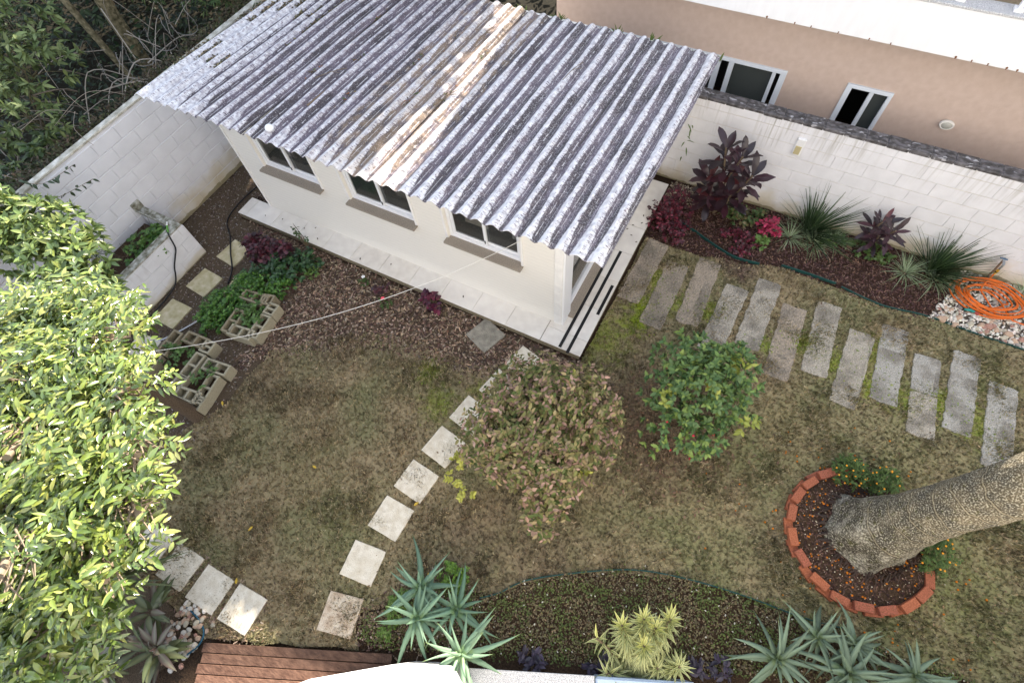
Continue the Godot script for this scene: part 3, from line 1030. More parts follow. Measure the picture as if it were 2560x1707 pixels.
func back_wall() -> void:
	var w := thing("back_wall", "white painted block wall with a dark stained top behind the flower bed", "wall", Vector3(1.0, 0, -6.83))
	var wm := world_mat(wall_texture(221, 0.55, 0.7), Vector3(1.0 / 6.0, 1.0 / 1.56, 1.0 / 6.0))
	part("wall_core", box_mesh(Vector3(15.0, 1.5, 0.16), 0.0, Vector3(-1.4, 0.75, 0.001)), wm, w)
	var bl := box_mesh(Vector3(0.397, 0.197, 0.02), 0.002)
	for r in 7:
		for i in 17:
			var x := -2.5 + i * 0.4 + (0.2 if r % 2 else 0.0)
			part("block", bl, wm, w, Transform3D(Basis.from_euler(Vector3(0, rf(-0.003, 0.003), 0)), Vector3(x, 0.1 + r * 0.2, 0.081 + rf(-0.001, 0.001))))
	for i in 17:
		part("block", box_mesh(Vector3(0.396, 0.116, 0.02), 0.0025), wm, w, Transform3D(Basis.IDENTITY, Vector3(-2.5 + i * 0.4, 1.46, 0.081)))
	var n := noise(0.03, 231, 5)
	var ct := painted(1024, 128, func(i, j):
		var k := n.get_noise_2d(i * 1.2, j * 2.0)
		var c := Color(0.27, 0.26, 0.26).lerp(Color(0.42, 0.41, 0.42), clampf(0.5 + k * 1.6, 0.0, 1.0))
		return c.lerp(Color(0.8, 0.8, 0.82), 0.7 * smoothstep(0.36, 0.5, n.get_noise_2d(i * 0.7 + 900.0, j * 1.5))))
	var cm := world_mat(ct, Vector3(1.0 / 4.0, 1.0, 1.0 / 0.5))
	cm.normal_enabled = true
	cm.normal_texture = bumps(232, 0.06, 4.0)
	var st := mb()
	for i in 60:
		box(st, Vector3(-8.9 + i * 0.25 + 0.125, 1.53, 0.0), Vector3(0.25, 0.055 + rf(-0.004, 0.004), 0.19 + rf(-0.01, 0.006)), 0.01)
	part("coping", st.commit(), cm, w)
	# wall light
	var l := thing("wall_light", "white rectangular wall light with a yellow panel on the back wall", "light", Vector3(0.43, 1.2, -6.73))
	part("housing", box_mesh(Vector3(0.11, 0.26, 0.05), 0.008), mat(0.75, 0.75, 0.76, 0.5), l)
	part("panel", box_mesh(Vector3(0.075, 0.13, 0.012), 0.003, Vector3(0, -0.04, 0.027)), mat(0.48, 0.42, 0.24, 0.5), l)

# ---------------------------------------------------------------- neighbour
func neighbour_building() -> void:
	var zf := -7.6
	var b := thing("neighbour_building", "beige rendered building behind the back wall with white balcony edge", "building", Vector3(0, -0.8, zf))
	var o := -b.position
	var st := mb()
	var zc := zf - 0.1
	var wins := [[-2.9, -1.93, 0.55, 1.53], [-1.9, -0.08, 0.6, 1.56], [0.68, 1.24, 0.65, 1.62]]
	var seg := func(x0: float, x1: float, y0: float, y1: float):
		box(st, Vector3((x0 + x1) / 2, (y0 + y1) / 2, zc) + o, Vector3(x1 - x0, y1 - y0, 0.2))
	seg.call(-3.55, 12.0, -0.8, 0.55)
	seg.call(-3.55, 12.0, 1.62, 3.2)
	seg.call(-3.55, -2.9, 0.55, 1.62)
	seg.call(-2.9, -0.08, 1.56, 1.62)
	seg.call(-0.08, 0.68, 0.55, 1.62)
	seg.call(1.24, 12.0, 0.55, 1.62)
	var wall := part("wall", st.commit(), tri_mat(grain(301, 0.01, Color(0.745, 0.67, 0.625), Color(0.785, 0.715, 0.675)), bumps(302, 0.2, 2.5), 2.5, 0.9), b)
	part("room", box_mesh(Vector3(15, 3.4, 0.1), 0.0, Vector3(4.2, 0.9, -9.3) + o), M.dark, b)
	# wide sliding window (partly hidden by the corrugated roof)
	var blue := mat(0.62, 0.68, 0.76, 0.35)
	var win := func(x0: float, x1: float, y0: float, y1: float, bars: Array, panes: Array):
		var f := mb()
		box(f, Vector3((x0 + x1) / 2, y1 + 0.0, zf - 0.03) + o, Vector3(x1 - x0, 0.05, 0.12), 0.004)
		box(f, Vector3((x0 + x1) / 2, y0, zf - 0.03) + o, Vector3(x1 - x0, 0.05, 0.12), 0.004)
		for q in bars:
			box(f, Vector3(q[0], (y0 + y1) / 2, zf - 0.05 + q[2]) + o, Vector3(q[1], y1 - y0 - 0.05, 0.05), 0.003)
		var fr := part("window", f.commit(), blue, b)
		for p in panes:
			part("pane", box_mesh(Vector3(p[1] - p[0], y1 - y0 - 0.08, 0.006), 0.0, Vector3((p[0] + p[1]) / 2, (y0 + y1) / 2, zf - 0.06) + o), p[2], fr)
	var grey := mat(0.05, 0.06, 0.06, 0.12, 0.5)
	win.call(-2.9, -0.08, 0.6, 1.58, [[-2.86, 0.07, 0.04], [-1.95, 0.07, 0.04], [-1.02, 0.08, 0.02], [-0.83, 0.07, 0.04], [-0.24, 0.05, 0.03], [-0.12, 0.08, 0.04]], [[-0.8, -0.26, grey], [-1.9, -1.05, M.glass], [-2.8, -2.0, M.glass]])
	win.call(0.68, 1.24, 0.65, 1.62, [[0.715, 0.07, 0.05], [1.0, 0.055, 0.03], [1.215, 0.05, 0.05]], [[1.02, 1.19, grey]])
	# white balcony edge
	var zb := zf + 0.4
	var wt := noise(0.03, 311, 4)
	var ft := painted(512, 128, func(i, j):
		var k := 0.915 + 0.02 * wt.get_noise_2d(i, j)
		return Color(k * 0.985, k * 0.99, k))
	var ysb := 2.43
	var yst := 2.93
	part("balcony_edge", box_mesh(Vector3(15.7, yst - ysb, 0.4), 0.006, Vector3(4.25, (ysb + yst) / 2, zb - 0.2) + o), tri_mat(ft, null, 0.5, 0.6), b)
	part("balcony_floor", box_mesh(Vector3(15.6, 0.2, 3.0), 0.0, Vector3(4.25, 2.75, zb - 1.9) + o), M.concrete, b)
	part("balcony_coping", box_mesh(Vector3(15.7, 0.025, 0.22), 0.004, Vector3(4.25, yst + 0.014, zb - 0.1) + o), M.granite_pale, b)
	part("balcony_ledge", box_mesh(Vector3(15.6, 0.03, 0.6), 0.004, Vector3(4.25, yst + 0.004, zb - 0.51) + o), tri_mat(grain(315, 0.05, Color(0.45, 0.4, 0.33), Color(0.62, 0.57, 0.48)), null, 1.5), b)
	for x in [1.25, 1.78, 2.3]:
		var p := mb()
		box(p, Vector3(x, yst + 0.04, zb - 0.1) + o, Vector3(0.09, 0.035, 0.09), 0.006)
		box(p, Vector3(x, yst + 0.5, zb - 0.1) + o, Vector3(0.04, 0.9, 0.05), 0.004)
		part("railing_post", p.commit(), M.alu, b)
	var up := mb()
	box(up, Vector3(4.05, 4.42, -11.5) + o, Vector3(15.8, 2.9, 5.0))
	box(up, Vector3(4.05, 5.95, -11.5) + o, Vector3(15.86, 0.16, 5.3))
	part("upper_storey", up.commit(), M.paint, b)
	part("railing_pane", box_mesh(Vector3(9.0, 0.8, 0.01), 0.0, Vector3(5.0, yst + 0.55, zb - 0.1) + o), M.glass, b)
	# rusty screw heads along the lower edge
	var rust := mat(0.16, 0.06, 0.02)
	for x in [-0.55, -0.22, -0.03, 0.28, 0.62, 0.85, 1.52, 1.68, 1.84, 2.02, 2.12, 2.32]:
		var st3 := mb()
		tube(st3, [Vector3(x, ysb + 0.02, zb - 0.002) + o, Vector3(x, ysb + 0.02, zb + 0.006) + o], [0.006 + rf(0.0, 0.006)], 7)
		box(st3, Vector3(x + rf(-0.003, 0.003), ysb + 0.008, zb + 0.001) + o, Vector3(0.009, 0.018, 0.003))
		part("rusty_screw", st3.commit(), rust, b)
	# round wall lamp
	var l := thing("round_wall_lamp", "round white bulkhead lamp on the beige wall", "lamp", Vector3(1.98, 1.42, zf))
	var ring := TorusMesh.new()
	ring.inner_radius = 0.055
	ring.outer_radius = 0.085
	part("rim", ring, mat(0.72, 0.71, 0.68, 0.5), l, Transform3D(Basis(Vector3.RIGHT, PI / 2).scaled(Vector3(1, 0.75, 1.6)), Vector3(0, 0, 0.03)))
	var dome := SphereMesh.new()
	dome.radius = 0.065
	dome.height = 0.13
	part("lens", dome, mat(0.42, 0.42, 0.38, 0.2), l, Transform3D(Basis.IDENTITY.scaled(Vector3(1, 0.8, 0.5)), Vector3(0, 0, 0.035)))

# ---------------------------------------------------------------- the house the view is taken from
func sw(s: float, w: float, y: float) -> Vector3:
	return Vector3(s * 0.9077 + w * 0.4197, y, -s * 0.4197 + w * 0.9077)

func own_house() -> void:
	var b := thing("white_house", "white house wall and ledge at the bottom edge under the viewer", "house")
	var st := mb()
	var s0 := -2.25
	var prof := [[s0, 0.0], [s0, 8.6], [12.0, 8.6], [12.0, 0.0]]
	var n := prof.size()
	for i in n:
		var a = prof[i]
		var c = prof[(i + 1) % n]
		quad(st, sw(a[0], 0.8, a[1]), sw(c[0], 0.8, c[1]), sw(c[0], 9.0, c[1]), sw(a[0], 9.0, a[1]), sw((a[0] + c[0]) / 2 - 5.0, 0, (a[1] + c[1]) / 2 - 4.6))
		if i > 0 and i < n - 1:
			for w in [0.8, 9.0]:
				tri(st, sw(prof[0][0], w, prof[0][1]), sw(a[0], w, a[1]), sw(c[0], w, c[1]), sw(0, w - 4.0, 0))
	part("wall", st.commit(), M.paint, b)
	# white ledge with a cut corner
	var led := mb()
	var pl := PackedVector2Array()
	for q in [[-1.15, 0.80], [-0.72, 0.595], [-0.56, 0.66], [-0.4, 0.95], [-1.0, 1.3], [-2.1, 1.62], [-1.72, 1.22]]:
		pl.append(Vector2(q[0], q[1]))
	prism(led, pl, 0.0, 1.05, 0.012)
	part("ledge", led.commit(), mat(0.84, 0.84, 0.85, 0.6), b)
	# granite coping and blue edged planter below
	var cp := mb()
	bar(cp, sw(-0.78, 0.335, 0.47), sw(0.42, 0.335, 0.47), 0.16, 0.03, 0.003)
	part("coping", cp.commit(), M.granite_pale, b)
	var low := mb()
	bar(low, sw(-0.78, 0.36, 0.22), sw(0.42, 0.36, 0.22), 0.14, 0.46)
	part("low_wall", low.commit(), M.paint, b)
	var bl := mb()
	bar(bl, sw(0.43, 0.36, 0.24), sw(1.35, 0.36, 0.24), 0.2, 0.48, 0.02)
	part("planter_edge", bl.commit(), mat(0.42, 0.52, 0.66, 0.4), b)
	# timber deck
	var d := thing("timber_deck", "red brown timber deck by the white ledge at the bottom", "deck")
	var wood := []
	for i in 4:
		var k := 0.82 + 0.12 * i
		var m := tri_mat(grain(331 + i, 0.02, Color(0.31 * k, 0.225 * k, 0.185 * k), Color(0.48 * k, 0.37 * k, 0.31 * k)), bumps(336 + i, 0.05, 3.0), 1.0, 0.6)
		m.uv1_scale = Vector3(1.2, 1.2, 3.0)
		wood.append(m)
	for i in 9:
		var w := 0.235 + i * 0.096
		var bd := mb()
		bar(bd, sw(-3.66 + 0.02 * (i % 2), w, 0.09), sw(-1.62 + rf(-0.02, 0.02), w, 0.09), 0.089, 0.025, 0.004)
		part("board", bd.commit(), wood[i % 4], d)
	var und := mb()
	for s in [-3.5, -2.7, -1.8]:
		bar(und, sw(s, 0.21, 0.035), sw(s, 1.1, 0.035), 0.05, 0.07)
	part("joist", und.commit(), mat(0.08, 0.05, 0.04), d)

# tall trees past the top of the frame: their crowns shade the left of the roof and the boundary wall
func tall_trees() -> void:
	var lf := leaf(0.34, 0.2, 3, 0.2, 0.2)
	for q in [[-5.95, -8.9, 1.6, "tall dense tree behind the left half of the corrugated roof"], [-8.3, -8.2, 1.7, "tall dense tree behind the boundary wall's far end"], [-11.2, -7.6, 1.8, "tall dense tree deep in the thicket behind the mossy trunks"], [-14.2, -6.6, 1.9, "tall dense tree at the far left of the thicket"], [-12.5, -10.5, 2.0, "tall dense tree farthest back in the thicket"]]:
		var t := thing("tall_tree", q[3], "tree", Vector3(q[0], 0, q[1]))
		var r: float = q[2]
		var lobes := [[Vector3(0, 4.1 if q[0] == -8.3 else 5.0, 0), Vector3(r, 1.5, r * 0.8)], [Vector3(-0.5, 4.0, 0.2), Vector3(r * 0.9, 1.2, r * 0.7)], [Vector3(0.2, 3.6, -0.2), Vector3(r * 0.85, 1.0, r * 0.7)]]
		var tr := mb()
		tube(tr, smooth_path([Vector3(0, 0, 0), Vector3(0.1, 1.5, -0.1), Vector3(0.0, 3.0, 0.0)], 0.4), [0.18, 0.17, 0.15, 0.13, 0.12], 10)
		limbs(tr, Vector3(0, 2.9, 0.0), lobes, 0.08, 8)
		part("trunk", tr.commit(), M.bark, t)
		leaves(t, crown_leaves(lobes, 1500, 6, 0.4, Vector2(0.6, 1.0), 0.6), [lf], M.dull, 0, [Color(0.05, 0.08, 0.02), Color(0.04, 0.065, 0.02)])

# ---------------------------------------------------------------- stepping stones and slabs
func stone_mesh(w: float, l: float, h: float, jit: float, bev: float) -> ArrayMesh:
	var poly := PackedVector2Array()
	var c := [Vector2(-w, -l) / 2, Vector2(w, -l) / 2, Vector2(w, l) / 2, Vector2(-w, l) / 2]
	for e in 4:
		var a: Vector2 = c[e]
		var b: Vector2 = c[(e + 1) % 4]
		var n := maxi(2, int(a.distance_to(b) / 0.06))
		for k in n:
			var p := a.lerp(b, float(k) / n)
			if k == 0:
				p -= p.normalized() * jit * rf(0.6, 2.0)
			poly.append(p + Vector2(rf(-jit, jit), rf(-jit, jit)))
	var st := mb()
	prism(st, poly, -0.02, h, bev)
	return st.commit()

func stones() -> void:
	var cream := []
	for i in 3:
		cream.append(tri_mat(grain(401 + i, 0.016, Color(0.77, 0.73, 0.655), Color(0.87, 0.845, 0.79)), bumps(405, 0.1, 1.5), 1.7 + 0.3 * i, 0.8))
	var mossy := tri_mat(grain(410, 0.014, Color(0.62, 0.58, 0.43), Color(0.80, 0.76, 0.66)), bumps(405, 0.1, 2.0), 2.0, 0.85)
	var brown := tri_mat(grain(411, 0.016, Color(0.66, 0.58, 0.50), Color(0.83, 0.79, 0.72)), bumps(405, 0.1, 2.0), 1.8, 0.85)
	var sq := [stone_mesh(0.395, 0.395, 0.026, 0.002, 0.005), stone_mesh(0.4, 0.39, 0.026, 0.002, 0.005)]
	var g := "square cream stepping stones"
	var list := [
		[-2.121, 0.819, 14.0, brown, "brown stained stepping stone nearest the deck and the aloes"],
		[-2.204, 0.276, 7.5, cream[0], "stepping stone with a rusty corner, second in line from the deck"],
		[-2.192, -0.28, -1.0, cream[1], "cream stepping stone, third in line from the deck towards the brown shrub"],
		[-2.157, -0.78, -5.5, cream[2], "cream stepping stone just left of the brown shrub, fourth from the deck"],
		[-2.087, -1.297, -9.5, cream[0], "stepping stone with one edge under the left side of the brown shrub"],
		[-1.99, -1.81, -10.5, cream[1], "stepping stone half hidden by the upper left of the brown shrub"],
		[-1.83, -2.31, -13.0, cream[2], "stepping stone mostly under the brown shrub, beyond the half hidden one"],
		[-1.7, -2.76, -14.0, cream[0], "stepping stone against the walkway corner above the brown shrub"],
		[-3.128, 1.285, 2.0, cream[1], "stepping stone nearest the deck in the row from under the leafy tree"],
		[-3.597, 1.304, 0.5, cream[2], "middle stepping stone of the row coming from under the leafy tree"],
		[-4.08, 1.29, -0.5, cream[0], "stepping stone crossed by long leaves at the edge of the leafy tree"],
		[-4.56, 1.29, -1.0, cream[1], "stepping stone mostly covered by the leafy tree's lowest branches"],
		[-6.668, -2.496, -6.0, mossy, "mossy stepping stone nearest the house's left corner"],
		[-6.705, -1.862, -4.0, mossy, "mossy stepping stone between the raised planter and the green herbs"],
		[-6.741, -1.23, 0.0, mossy, "stepping stone with a hose round it beside the raised planter"],
		[-6.72, -0.6, 3.0, cream[2], "stepping stone just showing at the edge of the tree by the block planters"],
		[-6.12, -2.02, 10.0, mossy, "stepping stone nearly buried by the green herb patch"],
		[-2.39, -2.92, -20.0, M.concrete, "grey stepping stone sunk in wood chips beside the walkway"]]
	for i in list.size():
		var q = list[i]
		var o := part("stepping_stone", sq[i % 2], q[3], self, Transform3D(Basis(Vector3.UP, deg_to_rad(q[2])), Vector3(q[0], 0.0, q[1])))
		tag(o, q[4], "stepping stone", g)
	# rough concrete slabs
	var sm := []
	for i in 4:
		var n := noise(0.009, 421 + i, 6)
		var n2 := noise(0.16, 425 + i, 4)
		var base: Color = [Color(0.60, 0.555, 0.50), Color(0.575, 0.535, 0.485), Color(0.635, 0.61, 0.565), Color(0.625, 0.615, 0.59)][i]
		var tx := painted(256, 256, func(a, b):
			var k := n.get_noise_2d(a, b)
			var c := base.lerp(Color(0.40, 0.38, 0.35), clampf(k * 1.25 + 0.1, 0.0, 0.6))
			return c * (1.0 + 0.24 * n2.get_noise_2d(a * 1.5, b)))
		sm.append(tri_mat(tx, bumps(430 + i, 0.12, 4.0), 0.7 + 0.1 * i, 0.9))
	var slabs := [[-0.838, -4.867, -1.4, 0, "first slab, beside the walkway edge and reddest"], [-0.433, -4.603, -0.1, 1, "second slab from the garden house, moss on its left side"], [-0.018, -4.844, 2.0, 0, "third slab from the garden house, next to the dark soil patch"], [0.417, -4.56, -2.5, 2, "fourth slab from the garden house, its lower end behind the green shrub"], [0.814, -4.838, -0.6, 2, "fifth slab, just right of the one behind the green shrub"], [1.243, -4.568, 1.5, 0, "sixth slab from the garden house, set lower than its neighbours"], [1.65, -4.815, 2.5, 2, "seventh slab, below the short green edging strip"], [2.085, -4.543, -1.0, 2, "eighth slab, crumbly lower end, left of the dark stained one"], [2.483, -4.796, 2.0, 3, "dark stained slab just left of the cracked slab"], [2.918, -4.54, 3.5, 3, "cracked slab, split across its middle"], [3.317, -4.774, 0.5, 3, "slab just right of the cracked slab"], [3.753, -4.5, 1.0, 3, "last slab, its lower end behind the leaning trunk"]]
	for i in slabs.size():
		var q = slabs[i]
		var at := Transform3D(Basis(Vector3.UP, deg_to_rad(q[2])), Vector3(q[0], 0.0, q[1]))
		if i == 9:
			var o := thing("concrete_slab", "weathered concrete path " + q[4], "slab", at.origin, deg_to_rad(q[2]), "concrete slabs of the lawn path")
			part("slab_half", stone_mesh(0.31, 0.55, 0.022, 0.008, 0.006), sm[3], o, Transform3D(Basis(Vector3.UP, 0.0), Vector3(0, 0, -0.29)))
			part("slab_half", stone_mesh(0.31, 0.6, 0.02, 0.008, 0.006), sm[2], o, Transform3D(Basis(Vector3.UP, 0.008), Vector3(0, 0, 0.29)))
		else:
			var o2 := part("concrete_slab", stone_mesh(0.315, 1.17, 0.022, 0.010, 0.008), sm[q[3]], self, at)
			tag(o2, "weathered concrete path " + q[4], "slab", "concrete slabs of the lawn path")

# ---------------------------------------------------------------- raised white planter at the boundary wall
func raised_bed() -> void:
	var b := thing("raised_planter", "white block raised planter against the boundary wall, mossy top", "planter", Vector3(-7.1, 0, -2.31))
	var H := 0.66
	var wm := world_mat(wall_texture(451, 0.6, 0.7), Vector3(1.0 / 6.0, 1.0 / 0.7, 1.0 / 6.0))
	var bl := box_mesh(Vector3(0.018, 0.208, 0.394), 0.003)
	var hl := box_mesh(Vector3(0.018, 0.208, 0.194), 0.003)
	var st := mb()
	box(st, Vector3(-0.065, H / 2, 1.7), Vector3(0.1, H, 3.4))
	box(st, Vector3(-0.45, H / 2, 0.05), Vector3(0.66, H, 0.1))
	part("planter_core", st.commit(), wm, b)
	for r in 3:
		for i in 8:
			part("block", bl, wm, b, Transform3D(Basis.IDENTITY, Vector3(-0.014, 0.108 + r * 0.212, 0.2 + i * 0.4 + (0.2 if r % 2 else 0.0))))
		if r % 2:
			part("block", hl, wm, b, Transform3D(Basis.IDENTITY, Vector3(-0.014, 0.108 + r * 0.212, 0.1)))
		for i in 2:
			part("block", bl, wm, b, Transform3D(Basis(Vector3.UP, PI / 2), Vector3(-0.2 - i * 0.4, 0.108 + r * 0.212, -0.006)))
	var moss := tri_mat(grain(461, 0.02, Color(0.30, 0.29, 0.22), Color(0.82, 0.82, 0.80)), bumps(462, 0.05, 3.0), 1.7)
	part("ledge", box_mesh(Vector3(0.13, 0.03, 3.4), 0.006, Vector3(-0.066, H + 0.012, 1.7)), moss, b)
	var lip := mb()
	box(lip, Vector3(-0.46, H + 0.012, 0.05), Vector3(0.66, 0.03, 0.13), 0.006)
	bar(lip, Vector3(-0.14, H + 0.045, 0.115), Vector3(-0.78, H + 0.045, 0.115), 0.02, 0.05, 0.004)
	bar(lip, Vector3(-0.79, H + 0.1, -0.02), Vector3(-0.79, H + 0.1, 0.13), 0.03, 0.14, 0.006)
	part("end_ledge", lip.commit(), moss, b)
	part("soil", box_mesh(Vector3(0.68, 0.1, 3.2), 0.0, Vector3(-0.46, 0.42, 1.75)), M.soil, b)
	# plants growing in it
	var p := thing("planter_herb", "bright green leafy herb growing inside the white raised planter", "plant", Vector3(-7.4, 0.47, -1.95))
	var lf := leaf(0.07, 0.045, 4, 0.25, 0.2)
	leaves(p, crown_leaves([[Vector3(0, 0.08, 0.1), Vector3(0.25, 0.12, 0.35)], [Vector3(0.02, 0.05, -0.1), Vector3(0.2, 0.12, 0.15)]], 90, 5, 0.06, Vector2(0.7, 1.3), 0.6), [lf], M.leafy, 160, [Color(0.06, 0.14, 0.02), Color(0.09, 0.18, 0.03), Color(0.04, 0.10, 0.02)])
	var st2 := mb()
	for i in 60:
		var a := Vector3(rf(-0.3, -0.05), -0.02, rf(-0.2, 0.5))
		tube(st2, [a, a + Vector3(rf(-0.15, 0.15), rf(0.05, 0.2), rf(-0.15, 0.15))], [0.004, 0.002], 4)
	part("dry_stems", st2.commit(), M.twig, p)
	var fern := thing("feathery_weed", "feathery grey green weed on the boundary wall's face", "plant", Vector3(-7.86, 0.66, -1.35))
	var fl := leaf(0.16, 0.012, 3, 0.2, 0.3)
	for i in 26:
		var d := Vector3(rf(0.2, 1.0), rf(-0.1, 0.9), rf(-0.9, 0.9))
		part("frond", fl, M.dull_green if M.has("dull_green") else frond_mat(), fern, Transform3D(frame(d, Vector3.UP), Vector3(0, rf(-0.02, 0.04), rf(-0.03, 0.03))))

func frond_mat() -> StandardMaterial3D:
	M.dull_green = leafy(0.7, 0.2)
	M.dull_green.albedo_color = lin(0.07, 0.10, 0.055)
	return M.dull_green

# ---------------------------------------------------------------- planters of loose concrete blocks
func hollow_block(l: float, w: float, h: float) -> ArrayMesh:
	var st := mb()
	var t := 0.028
	for s in [-1.0, 1.0]:
		box(st, Vector3(0, h / 2, s * (w - t) / 2), Vector3(l, h, t), 0.003)
	var inner := w - 2 * t
	for x in [-(l - t) / 2, 0.0, (l - t) / 2]:
		box(st, Vector3(x, h / 2 - 0.001, 0), Vector3(t, h - 0.002, inner), 0.0)
	box(st, Vector3(0, 0.04, 0), Vector3(l - 2 * t - 0.002, 0.06, inner - 0.002))
	return st.commit()

func block_planters() -> void:
	var full := hollow_block(0.385, 0.17, 0.19)
	var half := hollow_block(0.19, 0.17, 0.19)
	var alt: StandardMaterial3D = tri_mat(grain(471, 0.05, Color(0.50, 0.46, 0.38), Color(0.64, 0.60, 0.51)), bumps(472, 0.2, 4.0), 3.0)
	var dat := [
		["planter of hollow blocks beside the herb patch, nearest the house", Vector3(-5.45, 0, -1.66), 6.0, [[0.17, 0.09, 90, 1, 0], [0.17, -0.21, 90, 0, 0], [-0.02, 0.26, 0, 1, 0], [-0.24, 0.14, 90, 1, 1], [-0.2, -0.3, 0, 1, 1], [0.02, -0.33, 10, 0, 1]]],
		["planter of hollow blocks at the lawn's edge, nearest the tree trunk", Vector3(-5.43, 0, -0.62), 8.0, [[0.14, 0.1, 90, 1, 0], [0.08, -0.2, 0, 1, 0], [-0.06, 0.27, 0, 1, 0], [0.14, 0.32, 90, 0, 0]]],
		["planter of hollow blocks half under the leafy tree, between the others", Vector3(-5.95, 0, -0.74), 3.0, [[0.25, 0.05, 90, 1, 0], [0.25, -0.26, 90, 0, 0], [0.02, -0.28, 0, 1, 1], [-0.3, -0.1, 90, 1, 1], [0.25, 0.42, 90, 1, 0], [-0.32, 0.3, 90, 1, 1]]]]
	var greens := [Color(0.07, 0.14, 0.03), Color(0.10, 0.19, 0.04), Color(0.05, 0.10, 0.02)]
	for k in dat.size():
		var q = dat[k]
		var o := thing("block_planter", q[0], "planter", q[1], deg_to_rad(q[2]), "planters made of grey hollow blocks")
		for b in q[3]:
			part("hollow_block", full if b[3] == 1 else half, alt if b[4] == 1 else M.block, o, Transform3D(Basis(Vector3.UP, deg_to_rad(b[2] + rf(-2, 2))), Vector3(b[0], 0, b[1])))
		part("soil", box_mesh(Vector3(0.42, 0.09, 0.42), 0.0, Vector3(-0.05, 0.045, 0)), M.soil, o)
		var p := thing("planter_seedlings", ["leafy herbs filling the block planter nearest the house", "few thin seedlings in the block planter by the lawn", "weedy herbs in the block planter under the leafy tree"][k], "plants", q[1] + Vector3(0, 0.1, 0), 0.0)
		var lf := leaf(0.06, 0.032, 4, 0.25, 0.25)
		leaves(p, crown_leaves([[Vector3(-0.06, 0.06, 0.0), Vector3(0.2, 0.09, 0.22)]], [70, 16, 40][k], 5, 0.05, Vector2(0.6, 1.2), 0.6), [lf], M.leafy, 150, greens)
	# herb patch
	var hp := thing("herb_patch", "dense low patch of bright green herbs beside the block planter", "plants", Vector3(-5.98, 0, -1.68))
	var hl := leaf(0.04, 0.028, 3, 0.25, 0.2)
	leaves(hp, crown_leaves([[Vector3(-0.05, 0.06, 0.05), Vector3(0.36, 0.17, 0.36)], [Vector3(0.12, 0.06, -0.4), Vector3(0.38, 0.17, 0.3)], [Vector3(-0.08, 0.05, 0.3), Vector3(0.26, 0.14, 0.2)], [Vector3(0.45, 0.05, -0.62), Vector3(0.2, 0.12, 0.2)]], 900, 6, 0.05, Vector2(0.6, 1.25), 0.35), [hl], M.leafy, 250, [Color(0.045, 0.13, 0.015), Color(0.07, 0.17, 0.02), Color(0.03, 0.09, 0.012), Color(0.10, 0.21, 0.03)])

